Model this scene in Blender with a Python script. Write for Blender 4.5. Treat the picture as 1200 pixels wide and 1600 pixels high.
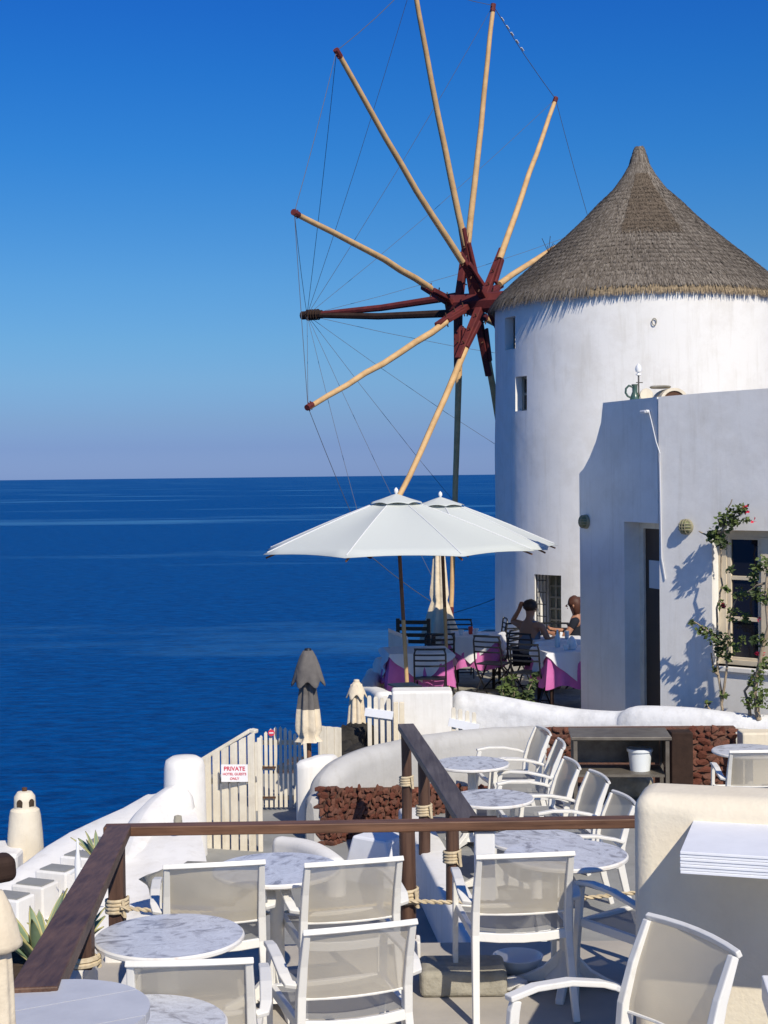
import bpy, bmesh, math, random
import numpy as np
from mathutils import Vector as V, Matrix, noise
R = math.radians
random.seed(7); rng = np.random.default_rng(7)
sc = bpy.context.scene
for o in list(bpy.data.objects): bpy.data.objects.remove(o)

# ---------------------------------------------------------------- camera, sky, sun, exposure
EYE = V((0, 0, 2.75)); F = 2350.0
_p = math.atan(57 / F); _r = R(.66)
_X = V((1, 0, 0)); FW = V((0, math.cos(_p), -math.sin(_p))); _U = _X.cross(FW)
RT = math.cos(_r) * _X - math.sin(_r) * _U
UP = math.sin(_r) * _X + math.cos(_r) * _U
cam = bpy.data.cameras.new('camera'); camo = bpy.data.objects.new('camera', cam); sc.collection.objects.link(camo)
m = Matrix((RT, UP, -FW)).transposed().to_4x4(); m.translation = EYE; camo.matrix_world = m
cam.sensor_fit = 'HORIZONTAL'; cam.sensor_width = 36; cam.lens = F / 1200 * 36
cam.clip_start = .1; cam.clip_end = 900000
sc.camera = camo
SUN_AZ, SUN_EL = R(23), R(41)          # azimuth to the right of straight behind the viewer
SD = V((math.sin(SUN_AZ) * math.cos(SUN_EL), -math.cos(SUN_AZ) * math.cos(SUN_EL), math.sin(SUN_EL)))
w = bpy.data.worlds.new('World'); sc.world = w; w.use_nodes = True
nt = w.node_tree; nt.nodes.clear()
sky = nt.nodes.new('ShaderNodeTexSky'); sky.sky_type = 'NISHITA'; sky.sun_disc = False
sky.sun_elevation = SUN_EL; sky.sun_rotation = math.atan2(SD.x, SD.y)
sky.altitude = 100; sky.air_density = 1.0; sky.dust_density = 0.5; sky.ozone_density = 1.5
# the dry, deep blue summer sky with its lavender haze band along the horizon: tint by elevation
gc = nt.nodes.new('ShaderNodeTexCoord'); sx = nt.nodes.new('ShaderNodeSeparateXYZ'); cr = nt.nodes.new('ShaderNodeValToRGB'); hs = nt.nodes.new('ShaderNodeMix')
hs.data_type = 'RGBA'; hs.blend_type = 'MULTIPLY'; hs.inputs[0].default_value = 1
TINT = [(0.0, (.33, .51, 1.22)), (.0204, (.27, .417, .99)), (.0374, (.287, .448, .904)), (.063, (.305, .523, .90)), (.088, (.289, .555, .90)), (.126, (.249, .565, .93)), (.167, (.185, .543, .965)), (.207, (.125, .52, 1.02)), (.258, (.085, .48, 1.07)), (.296, (.07, .44, 1.10))]
e = cr.color_ramp.elements
for i, (z_, c_) in enumerate(TINT):
    el_ = e[i] if i < 2 else e.new(z_)
    el_.position = z_; el_.color = (*[k_ / 1.25 for k_ in c_], 1)
bg = nt.nodes.new('ShaderNodeBackground'); bg.inputs['Strength'].default_value = .125
wo = nt.nodes.new('ShaderNodeOutputWorld')
L_ = nt.links.new; L_(gc.outputs['Generated'], sx.inputs[0]); L_(sx.outputs[2], cr.inputs[0]); L_(sky.outputs[0], hs.inputs[6]); L_(cr.outputs[0], hs.inputs[7]); L_(hs.outputs[2], bg.inputs[0]); nt.links.new(bg.outputs[0], wo.inputs[0])
sl = bpy.data.lights.new('sun', 'SUN'); sl.energy = 4.75; sl.angle = R(.5); sl.color = (1, .92, .775)
so = bpy.data.objects.new('sun', sl); sc.collection.objects.link(so)
so.rotation_euler = SD.to_track_quat('Z', 'Y').to_euler()
vs = sc.view_settings; vs.view_transform = 'Standard'; vs.look = 'None'; vs.exposure = 0.0; vs.gamma = 1; vs.use_curve_mapping = False

# ---------------------------------------------------------------- helpers
def at(px, py, D):
    v = FW + (px - 600) / F * RT - (py - 800) / F * UP
    return EYE + v * (D / v.y)
def atz(px, py, z):
    v = FW + (px - 600) / F * RT - (py - 800) / F * UP
    return EYE + v * ((z - 2.75) / v.z)
def link(o): sc.collection.objects.link(o); return o
def rotz(v, a):
    c, s = math.cos(a), math.sin(a); return V((v[0] * c - v[1] * s, v[0] * s + v[1] * c, v[2]))
class G:
    def __init__(s): s.v = []; s.f = []; s.mi = []
    def add(s, vs, fs, mi=0):
        n = len(s.v); s.v += [tuple(x) for x in vs]; s.f += [tuple(i + n for i in f) for f in fs]; s.mi += [mi] * len(fs); return s
    def box(s, c, d, a=0, mi=0):
        c = V(c); vs = [c + rotz((x * d[0] / 2, y * d[1] / 2, z * d[2] / 2), a) for z in (-1, 1) for y in (-1, 1) for x in (-1, 1)]
        return s.add(vs, [(0, 2, 3, 1), (4, 5, 7, 6), (0, 1, 5, 4), (2, 6, 7, 3), (0, 4, 6, 2), (1, 3, 7, 5)], mi)
    def beam(s, p, q, wd, ht, side=None, mi=0, w2=None, h2=None):
        p, q = V(p), V(q); d = (q - p).normalized()
        sd = V(side) if side is not None else d.cross(V((0, 0, 1)))
        if sd.length < 1e-4: sd = V((1, 0, 0))
        sd = (sd - d * sd.dot(d)).normalized(); u = sd.cross(d).normalized()
        w2 = w2 or wd; h2 = h2 or ht
        vs = []
        for c, a, b in ((p, wd, ht), (q, w2, h2)):
            vs += [c - sd * a / 2 - u * b / 2, c + sd * a / 2 - u * b / 2, c + sd * a / 2 + u * b / 2, c - sd * a / 2 + u * b / 2]
        return s.add(vs, [(0, 1, 2, 3), (7, 6, 5, 4), (0, 4, 5, 1), (1, 5, 6, 2), (2, 6, 7, 3), (3, 7, 4, 0)], mi)
    def sweep(s, pts, wd, ht, side, mi=0):
        # rectangular section carried along a polyline
        pts = [V(p) for p in pts]; n = len(pts); vs = []; side = V(side)
        W = wd if isinstance(wd, (list, tuple)) else [wd] * n; H = ht if isinstance(ht, (list, tuple)) else [ht] * n
        for i, c in enumerate(pts):
            d = (pts[min(i + 1, n - 1)] - pts[max(i - 1, 0)]).normalized()
            sd = (side - d * side.dot(d)).normalized(); u = sd.cross(d)
            a, b = W[i] / 2, H[i] / 2
            vs += [c - sd * a - u * b, c + sd * a - u * b, c + sd * a + u * b, c - sd * a + u * b]
        fs = [(0, 1, 2, 3), tuple(4 * (n - 1) + k for k in (3, 2, 1, 0))]
        for i in range(n - 1):
            for k in range(4):
                a = 4 * i + k; b = 4 * i + (k + 1) % 4; fs.append((a, a + 4, b + 4, b))
        return s.add(vs, fs, mi)
    def tube(s, pts, r, n=8, mi=0):
        pts = [V(p) for p in pts]; m = len(pts); rr = r if isinstance(r, (list, tuple)) else [r] * m
        vs = []; u = None
        for i, c in enumerate(pts):
            d = (pts[min(i + 1, m - 1)] - pts[max(i - 1, 0)]).normalized()
            if u is None: u = d.orthogonal().normalized()
            u = (u - d * u.dot(d)).normalized(); w_ = d.cross(u)
            for k in range(n):
                a = 2 * math.pi * k / n; vs.append(c + (u * math.cos(a) + w_ * math.sin(a)) * rr[i])
        fs = [tuple(range(n))[::-1], tuple(n * (m - 1) + k for k in range(n))]
        for i in range(m - 1):
            for k in range(n):
                fs.append((i * n + k, i * n + (k + 1) % n, (i + 1) * n + (k + 1) % n, (i + 1) * n + k))
        return s.add(vs, fs, mi)
    def lathe(s, prof, c=(0, 0, 0), n=24, mi=0, sx=1, sy=1, wob=0, lobes=8, ph=0):
        c = V(c); vs = []
        for r, z in prof:
            for k in range(n):
                a = 2 * math.pi * k / n; q = r * (1 + wob * math.cos(lobes * a + ph))
                vs.append(c + V((q * math.cos(a) * sx, q * math.sin(a) * sy, z)))
        m = len(prof); fs = []
        for i in range(m - 1):
            for k in range(n):
                fs.append((i * n + k, i * n + (k + 1) % n, (i + 1) * n + (k + 1) % n, (i + 1) * n + k))
        if prof[0][0] > 1e-5: fs.append(tuple(range(n))[::-1])
        if prof[-1][0] > 1e-5: fs.append(tuple(n * (m - 1) + k for k in range(n)))
        return s.add(vs, fs, mi)
    def prism(s, poly, o, ex, ey, ez, t, mi=0):
        # polygon (a, b) in plane (ex, ey) from origin o, thickness t along ez
        o, ex, ey, ez = V(o), V(ex), V(ey), V(ez); n = len(poly)
        vs = [o + ex * a + ey * b for a, b in poly] + [o + ex * a + ey * b + ez * t for a, b in poly]
        fs = [tuple(range(n))[::-1], tuple(range(n, 2 * n))] + [(i, (i + 1) % n, n + (i + 1) % n, n + i) for i in range(n)]
        return s.add(vs, fs, mi)
    def grid(s, P, mi=0, close=False):
        n = len(P); m = len(P[0]); vs = [p for row in P for p in row]; fs = []
        for i in range(n - 1):
            for j in range(m - 1 + (1 if close else 0)):
                fs.append((i * m + j, i * m + (j + 1) % m, (i + 1) * m + (j + 1) % m, (i + 1) * m + j))
        return s.add(vs, fs, mi)
    def mesh(s, name, mats, smooth=False):
        me = bpy.data.meshes.new(name); me.from_pydata(s.v, [], s.f)
        for mt in (mats if isinstance(mats, (list, tuple)) else [mats]): me.materials.append(mt)
        if any(s.mi): me.polygons.foreach_set('material_index', s.mi)
        bm = bmesh.new(); bm.from_mesh(me); bmesh.ops.recalc_face_normals(bm, faces=bm.faces); bm.to_mesh(me); bm.free()
        if smooth:
            me.polygons.foreach_set('use_smooth', [True] * len(me.polygons))
            try: me.set_sharp_from_angle(angle=R(smooth if smooth > 1 else 40))
            except Exception: pass
        me.update(); return me
    def obj(s, name, mats, parent=None, smooth=False, bevel=0, loc=None, kind=None, label=None, seg=2):
        o = link(bpy.data.objects.new(name, s.mesh(name, mats, smooth)))
        if bevel:
            b = o.modifiers.new('bevel', 'BEVEL'); b.width = bevel; b.segments = seg; b.limit_method = 'ANGLE'; b.angle_limit = R(35)
        if parent: o.parent = parent
        if loc is not None: o.location = loc
        if kind: o['kind'] = kind
        if label: o['label'] = label
        return o
def thing(name, label, cat, loc=(0, 0, 0), a=0, group=None):
    o = link(bpy.data.objects.new(name, None)); o.location = loc; o.rotation_euler = (0, 0, a); o.empty_display_size = .1
    o['label'] = label; o['category'] = cat
    if group: o['group'] = group
    return o
def tag(o, label, cat, group=None):
    o['label'] = label; o['category'] = cat
    if group: o['group'] = group
    return o
def struct(o): o['kind'] = 'structure'; return o
KIDS = {}
def dup(root, loc, a, label, group=None):
    r = link(root.copy()); r.location = loc; r.rotation_euler = (0, 0, a); r['label'] = label
    if group: r['group'] = group
    for ch in [x for x in bpy.data.objects if x.parent == root]:
        c = link(ch.copy()); c.parent = r
        for g in [x for x in bpy.data.objects if x.parent == ch]:
            d = link(g.copy()); d.parent = c
    return r

# ---------------------------------------------------------------- materials
def mat(name, col, rough=.7, spec=.3, nodes=None, bump=None, metallic=0, col2=None, scale=4, mixr=(.35, .7), coords='Object', detail=6):
    mt = bpy.data.materials.new(name); mt.use_nodes = True; t = mt.node_tree; b = t.nodes['Principled BSDF']
    b.inputs['Base Color'].default_value = (*col, 1); b.inputs['Roughness'].default_value = rough
    b.inputs['Specular IOR Level'].default_value = spec; b.inputs['Metallic'].default_value = metallic
    tc = t.nodes.new('ShaderNodeTexCoord')
    if col2:
        n = t.nodes.new('ShaderNodeTexNoise'); n.inputs['Scale'].default_value = scale; n.inputs['Detail'].default_value = detail; n.inputs['Roughness'].default_value = .65
        r = t.nodes.new('ShaderNodeValToRGB'); r.color_ramp.elements[0].position = mixr[0]; r.color_ramp.elements[1].position = mixr[1]
        r.color_ramp.elements[0].color = (*col, 1); r.color_ramp.elements[1].color = (*col2, 1)
        t.links.new(tc.outputs[coords], n.inputs['Vector']); t.links.new(n.outputs['Fac'], r.inputs[0]); t.links.new(r.outputs[0], b.inputs['Base Color'])
    if bump:
        prev = None
        for sc_, st, ds in bump:
            n = t.nodes.new('ShaderNodeTexNoise'); n.inputs['Scale'].default_value = sc_; n.inputs['Detail'].default_value = 5
            bp = t.nodes.new('ShaderNodeBump'); bp.inputs['Strength'].default_value = st; bp.inputs['Distance'].default_value = ds
            t.links.new(tc.outputs[coords], n.inputs['Vector']); t.links.new(n.outputs['Fac'], bp.inputs['Height'])
            if prev: t.links.new(prev.outputs[0], bp.inputs['Normal'])
            prev = bp
        t.links.new(prev.outputs[0], b.inputs['Normal'])
    return mt
M = {}
M['white'] = mat('whitewash', (.80, .78, .74), .9, .1, col2=(.70, .67, .61), scale=1.7, mixr=(.5, .85), bump=[(2.5, .35, .02), (30, .25, .003)])
M['white_rough'] = mat('rough_whitewash', (.72, .72, .72), .9, .1, col2=(.50, .50, .50), scale=5, mixr=(.45, .8), bump=[(6, .6, .02), (40, .4, .005)])
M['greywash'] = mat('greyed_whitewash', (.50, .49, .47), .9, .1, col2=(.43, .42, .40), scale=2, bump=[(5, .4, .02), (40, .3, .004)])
M['cream'] = mat('cream_wash', (.78, .70, .55), .9, .1, col2=(.70, .61, .46), scale=3, bump=[(5, .4, .02), (40, .3, .005)])
M['boards'] = mat('painted_boards', (.80, .74, .61), .6, .3, col2=(.68, .61, .49), scale=6, bump=[(14, .3, .004)])
M['chair'] = mat('white_metal', (.73, .71, .66), .42, .45, col2=(.56, .53, .47), scale=13, mixr=(.56, .86), bump=[(60, .15, .001)])
M['shelf'] = mat('white_paint', (.80, .81, .84), .5, .4, col2=(.74, .75, .78), scale=9)
M['black'] = mat('black_metal', (.012, .012, .014), .4, .5)
M['steel'] = mat('dull_steel', (.20, .18, .15), .45, .5, metallic=.3, col2=(.12, .10, .08), scale=8)
M['red'] = mat('red_paint', (.15, .027, .024), .65, .3, col2=(.08, .016, .016), scale=5, bump=[(18, .4, .01)])
M['darkwood'] = mat('old_dark_wood', (.028, .016, .012), .8, .2, col2=(.05, .028, .02), scale=6, bump=[(14, .5, .01)])
M['gold'] = mat('spar_wood', (.62, .40, .19), .7, .25, col2=(.42, .25, .11), scale=5, mixr=(.4, .8), bump=[(12, .4, .008)])
M['marble_edge'] = mat('pale_stone', (.74, .72, .68), .5, .4, col2=(.55, .45, .36), scale=12, mixr=(.55, .8))
M['concrete'] = mat('terrace_concrete', (.46, .42, .36), .85, .2, col2=(.36, .33, .29), scale=1.5, bump=[(30, .3, .004), (3, .2, .01)])
M['grey_floor'] = mat('grey_cement', (.30, .30, .29), .8, .2, col2=(.23, .23, .22), scale=3, bump=[(20, .3, .004)])
M['stone_grey'] = mat('grey_stone', (.26, .24, .19), .9, .15, col2=(.40, .37, .30), scale=7, bump=[(12, .7, .03)])
M['mortar'] = mat('lava_mortar', (.14, .075, .055), .95, .1, bump=[(25, .7, .03)])
LAVA = [mat('lava_stone', c, .9, .15, col2=c2, scale=14, bump=[(30, .8, .02)]) for c, c2 in
        (((.24, .085, .055), (.12, .045, .032)), ((.32, .14, .095), (.17, .07, .045)), ((.15, .065, .05), (.27, .13, .09)))]
M['rope'] = mat('manila_rope', (.62, .52, .36), .9, .1, col2=(.45, .36, .23), scale=40)
M['cord'] = mat('thin_rigging', (.10, .11, .14), .8, .2)
M['pink'] = mat('pink_cloth', (.60, .17, .42), .9, .1, col2=(.50, .13, .35), scale=5)
M['cloth'] = mat('white_cloth', (.80, .80, .80), .9, .1)
M['canvas'] = mat('parasol_canvas', (.66, .69, .66), .9, .1, bump=[(90, .2, .002)])
M['canvas_cream'] = mat('cream_canvas', (.74, .64, .48), .9, .1, col2=(.62, .52, .38), scale=6, bump=[(14, .5, .02)])
M['canvas_shade'] = mat('shade_grey_canvas', (.115, .105, .10), .9, .1, col2=(.18, .165, .15), scale=6, bump=[(14, .5, .02)])  # dark tone stands for shade on the upper gate parasol
M['pole'] = mat('parasol_pole', (.17, .075, .035), .55, .4, col2=(.28, .13, .06), scale=7)
M['leaf'] = mat('leaf', (.07, .11, .03), .6, .3, col2=(.12, .15, .04), scale=9)
M['leaf2'] = mat('leaf_dark', (.03, .055, .018), .6, .3, col2=(.07, .09, .03), scale=9)
M['agave'] = mat('agave_leaf', (.16, .23, .13), .55, .3, col2=(.22, .28, .18), scale=12)
M['agave_edge'] = mat('agave_margin', (.46, .42, .18), .6, .3)
M['flower'] = mat('bract', (.62, .03, .07), .7, .2)
M['bark'] = mat('pale_bark', (.42, .34, .24), .9, .1, col2=(.22, .17, .12), scale=20, bump=[(30, .6, .01)])
M['glass_dark'] = mat('dark_glass', (.012, .012, .016), .08, .6)
M['frame'] = mat('window_paint', (.72, .62, .46), .6, .3, col2=(.62, .52, .38), scale=7)
M['door'] = mat('dark_door', (.055, .035, .022), .5, .4)
M['green_grey'] = mat('green_grey_shutter', (.16, .17, .13), .7, .2, col2=(.24, .23, .17), scale=8)
M['lampglass'] = mat('bulkhead_glass', (.20, .21, .10), .3, .5, col2=(.10, .11, .05), scale=20)
M['lampcage'] = mat('bulkhead_cage', (.30, .27, .17), .5, .4)
M['rust'] = mat('rusty_iron', (.10, .05, .03), .8, .2)
M['skin'] = mat('skin', (.36, .17, .10), .55, .4)
M['tank'] = mat('grey_vest_cloth', (.16, .18, .23), .9, .1)
M['shorts'] = mat('dark_cloth', (.02, .022, .03), .9, .1)
M['hair'] = mat('brown_hair', (.035, .017, .010), .6, .4)
M['hair_red'] = mat('auburn_hair', (.07, .024, .012), .6, .4)
M['bucket'] = mat('white_plastic', (.78, .82, .84), .3, .5)
M['signred'] = mat('sign_red', (.62, .05, .09), .6, .3)
M['signwhite'] = mat('sign_white', (.82, .80, .80), .5, .4)
M['ceramic'] = mat('ceramic', (.8, .8, .78), .2, .5)
M['orange'] = mat('orange_juice', (.75, .30, .02), .2, .5)
M['redglass'] = mat('red_candle', (.6, .05, .03), .3, .5)
M['green_glaze'] = mat('green_glaze', (.04, .09, .08), .25, .6, col2=(.09, .13, .09), scale=14)
M['soil'] = mat('soil', (.07, .05, .035), .95, .1, bump=[(20, .8, .03)])
M['cliff'] = mat('cliff_rock', (.10, .07, .055), .95, .1, col2=(.20, .14, .10), scale=.4, bump=[(1.5, 1, .4), (8, .7, .08)])
M['darkrock'] = mat('black_lava', (.02, .019, .018), .95, .15, col2=(.05, .045, .04), scale=9, bump=[(14, .8, .04)])
M['glassware'] = mat('tumbler', (.55, .60, .62), .1, .6)

def weather(mt, k=.16):
    # faint vertical run-off streaks and patches of older limewash
    t = mt.node_tree; b = t.nodes['Principled BSDF']; L = t.links.new; src = b.inputs['Base Color'].links[0].from_socket
    tc = t.nodes.new('ShaderNodeTexCoord'); mp = t.nodes.new('ShaderNodeMapping'); mp.inputs['Scale'].default_value = (9, 9, .7)
    n = t.nodes.new('ShaderNodeTexNoise'); n.inputs['Scale'].default_value = 1; n.inputs['Detail'].default_value = 7; n.inputs['Roughness'].default_value = .7
    r = t.nodes.new('ShaderNodeValToRGB'); r.color_ramp.elements[0].position = .52; r.color_ramp.elements[1].position = .80; r.color_ramp.elements[0].color = (1, 1, 1, 1); r.color_ramp.elements[1].color = (1 - k * .9, 1 - k, 1 - k * 1.2, 1)
    n2 = t.nodes.new('ShaderNodeTexNoise'); n2.inputs['Scale'].default_value = 1.1; n2.inputs['Detail'].default_value = 9; n2.inputs['Roughness'].default_value = .7
    r2 = t.nodes.new('ShaderNodeValToRGB'); r2.color_ramp.elements[0].position = .48; r2.color_ramp.elements[1].position = .56; r2.color_ramp.elements[0].color = (1, 1, 1, 1); r2.color_ramp.elements[1].color = (.95, .945, .94, 1)
    m1 = t.nodes.new('ShaderNodeMix'); m1.data_type = 'RGBA'; m1.blend_type = 'MULTIPLY'; m1.inputs[0].default_value = 1
    m2 = t.nodes.new('ShaderNodeMix'); m2.data_type = 'RGBA'; m2.blend_type = 'MULTIPLY'; m2.inputs[0].default_value = 1
    L(tc.outputs['Object'], mp.inputs[0]); L(mp.outputs[0], n.inputs['Vector']); L(n.outputs[0], r.inputs[0]); L(tc.outputs['Object'], n2.inputs['Vector']); L(n2.outputs[0], r2.inputs[0])
    L(src, m1.inputs[6]); L(r.outputs[0], m1.inputs[7]); L(m1.outputs[2], m2.inputs[6]); L(r2.outputs[0], m2.inputs[7]); L(m2.outputs[2], b.inputs['Base Color'])
for k_ in ('white', 'cream', 'greywash', 'white_rough'): weather(M[k_])
weather(M['boards'], .3)
def wood_mat(name, c1, c2, axis):
    mt = mat(name, c1, .55, .4); t = mt.node_tree; b = t.nodes['Principled BSDF']
    tc = t.nodes.new('ShaderNodeTexCoord'); mp = t.nodes.new('ShaderNodeMapping')
    mp.inputs['Scale'].default_value = {'x': (2, 40, 40), 'y': (40, 2, 40), 'z': (40, 40, 2)}[axis]
    n = t.nodes.new('ShaderNodeTexNoise'); n.inputs['Scale'].default_value = 1; n.inputs['Detail'].default_value = 8; n.inputs['Roughness'].default_value = .7
    n2 = t.nodes.new('ShaderNodeTexNoise'); n2.inputs['Scale'].default_value = 2.5; n2.inputs['Detail'].default_value = 4
    ad = t.nodes.new('ShaderNodeMath'); ad.operation = 'MULTIPLY_ADD'; ad.inputs[1].default_value = .5
    r = t.nodes.new('ShaderNodeValToRGB'); r.color_ramp.elements[0].position = .55; r.color_ramp.elements[1].position = .95
    r.color_ramp.elements[0].color = (*c1, 1); r.color_ramp.elements[1].color = (*c2, 1)
    bp = t.nodes.new('ShaderNodeBump'); bp.inputs['Strength'].default_value = .35; bp.inputs['Distance'].default_value = .004
    L = t.links.new
    L(tc.outputs['Object'], mp.inputs[0]); L(mp.outputs[0], n.inputs['Vector']); L(tc.outputs['Object'], n2.inputs['Vector'])
    L(n2.outputs['Fac'], ad.inputs[0]); L(n.outputs['Fac'], ad.inputs[2]); L(ad.outputs[0], r.inputs[0]); L(r.outputs[0], b.inputs['Base Color'])
    L(n.outputs['Fac'], bp.inputs['Height']); L(bp.outputs[0], b.inputs['Normal'])
    return mt
M['rail_x'] = wood_mat('rail_timber_x', (.060, .026, .014), (.20, .10, .055), 'x')
M['rail_y'] = wood_mat('rail_timber_y', (.055, .026, .016), (.17, .09, .052), 'y')
M['rail_z'] = wood_mat('post_timber', (.045, .022, .015), (.13, .07, .045), 'z')
M['rail_grey'] = wood_mat('weathered_timber', (.045, .036, .034), (.13, .11, .105), 'y')

def marble():
    mt = mat('marble', (.6, .6, .62), .35, .45); t = mt.node_tree; b = t.nodes['Principled BSDF']; L = t.links.new
    tc = t.nodes.new('ShaderNodeTexCoord'); oi = t.nodes.new('ShaderNodeObjectInfo')
    ad = t.nodes.new('ShaderNodeVectorMath'); ad.operation = 'ADD'
    sc_ = t.nodes.new('ShaderNodeVectorMath'); sc_.operation = 'SCALE'; sc_.inputs[3].default_value = 40
    cb = t.nodes.new('ShaderNodeCombineXYZ'); L(oi.outputs['Random'], cb.inputs[0]); L(oi.outputs['Random'], cb.inputs[1]); L(cb.outputs[0], sc_.inputs[0])
    mp = t.nodes.new('ShaderNodeMapping'); mp.inputs['Scale'].default_value = (1, 1.7, 1); mp.inputs['Rotation'].default_value = (0, 0, .25)
    L(tc.outputs['Object'], mp.inputs[0]); L(mp.outputs[0], ad.inputs[0]); L(sc_.outputs[0], ad.inputs[1])
    n = t.nodes.new('ShaderNodeTexNoise'); n.inputs['Scale'].default_value = 7.5; n.inputs['Detail'].default_value = 10; n.inputs['Roughness'].default_value = .66; n.inputs['Distortion'].default_value = 1.1
    r = t.nodes.new('ShaderNodeValToRGB'); e = r.color_ramp.elements
    e[0].position = .36; e[0].color = (.24, .24, .27, 1); e[1].position = .47; e[1].color = (.50, .51, .55, 1)
    x = e.new(.50); x.color = (.60, .62, .67, 1); x = e.new(.53); x.color = (.48, .49, .53, 1); x = e.new(.57); x.color = (.62, .64, .69, 1); x = e.new(.68); x.color = (.56, .57, .62, 1)
    L(ad.outputs[0], n.inputs['Vector']); L(n.outputs['Fac'], r.inputs[0]); L(r.outputs[0], b.inputs['Base Color'])
    return mt
M['marble'] = marble()

def translucent(mt, k):
    t = mt.node_tree; b = t.nodes['Principled BSDF']; tl = t.nodes.new('ShaderNodeBsdfTranslucent'); tl.inputs[0].default_value = b.inputs['Base Color'].default_value
    mx = t.nodes.new('ShaderNodeMixShader'); mx.inputs[0].default_value = k; t.links.new(b.outputs[0], mx.inputs[1]); t.links.new(tl.outputs[0], mx.inputs[2]); t.links.new(mx.outputs[0], t.nodes['Material Output'].inputs[0])
translucent(M['canvas'], .22); translucent(M['cloth'], .12)
def mesh_fabric(name, col, alpha):
    mt = mat(name, col, .8, .2); t = mt.node_tree; b = t.nodes['Principled BSDF']; L = t.links.new
    out = t.nodes['Material Output']; tr = t.nodes.new('ShaderNodeBsdfTransparent'); tl = t.nodes.new('ShaderNodeBsdfTranslucent'); tl.inputs[0].default_value = (*col, 1)
    m1 = t.nodes.new('ShaderNodeMixShader'); m1.inputs[0].default_value = .45; m2 = t.nodes.new('ShaderNodeMixShader'); m2.inputs[0].default_value = alpha
    L(b.outputs[0], m1.inputs[1]); L(tl.outputs[0], m1.inputs[2]); L(m1.outputs[0], m2.inputs[1]); L(tr.outputs[0], m2.inputs[2]); L(m2.outputs[0], out.inputs[0])
    tc = t.nodes.new('ShaderNodeTexCoord'); n = t.nodes.new('ShaderNodeTexNoise'); n.inputs['Scale'].default_value = 220; n.inputs['Detail'].default_value = 2
    bp = t.nodes.new('ShaderNodeBump'); bp.inputs['Strength'].default_value = .4; bp.inputs['Distance'].default_value = .002
    n2 = t.nodes.new('ShaderNodeTexNoise'); n2.inputs['Scale'].default_value = 5; n2.inputs['Detail'].default_value = 4
    r = t.nodes.new('ShaderNodeValToRGB'); r.color_ramp.elements[0].position = .35; r.color_ramp.elements[1].position = .75
    r.color_ramp.elements[0].color = (*[c * .86 for c in col], 1); r.color_ramp.elements[1].color = (*col, 1)
    L(tc.outputs['Object'], n.inputs['Vector']); L(n.outputs[0], bp.inputs['Height']); L(bp.outputs[0], b.inputs['Normal'])
    L(tc.outputs['Object'], n2.inputs['Vector']); L(n2.outputs[0], r.inputs[0]); L(r.outputs[0], b.inputs['Base Color'])
    return mt
M['sling'] = mesh_fabric('sling_mesh', (.82, .73, .56), .20)
M['sling_seat'] = mesh_fabric('seat_mesh', (.46, .46, .45), .12)

def thatch():
    mt = mat('thatch', (.2, .17, .13), .95, .1); t = mt.node_tree; b = t.nodes['Principled BSDF']; L = t.links.new
    g = t.nodes.new('ShaderNodeNewGeometry'); r = t.nodes.new('ShaderNodeValToRGB')
    e = r.color_ramp.elements; e[0].color = (.070, .058, .046, 1); e[1].color = (.33, .29, .24, 1); x = e.new(.5); x.color = (.16, .135, .11, 1)
    tc = t.nodes.new('ShaderNodeTexCoord'); n = t.nodes.new('ShaderNodeTexNoise'); n.inputs['Scale'].default_value = 1.1; n.inputs['Detail'].default_value = 6
    mx = t.nodes.new('ShaderNodeMath'); mx.operation = 'MULTIPLY_ADD'; mx.inputs[1].default_value = .55
    m2 = t.nodes.new('ShaderNodeMath'); m2.operation = 'MULTIPLY'; m2.inputs[1].default_value = .5
    L(g.outputs['Random Per Island'], mx.inputs[0]); L(tc.outputs['Object'], n.inputs['Vector']); L(n.outputs[0], m2.inputs[0]); L(m2.outputs[0], mx.inputs[2])
    L(mx.outputs[0], r.inputs[0]); L(r.outputs[0], b.inputs['Base Color']); return mt
M['thatch'] = thatch()
M['thatch_new'] = mat('newer_thatch', (.075, .058, .043), .95, .1, col2=(.19, .15, .11), scale=22)
M['straw'] = mat('straw_fringe', (.17, .13, .085), .95, .1, col2=(.42, .32, .20), scale=22)

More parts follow.
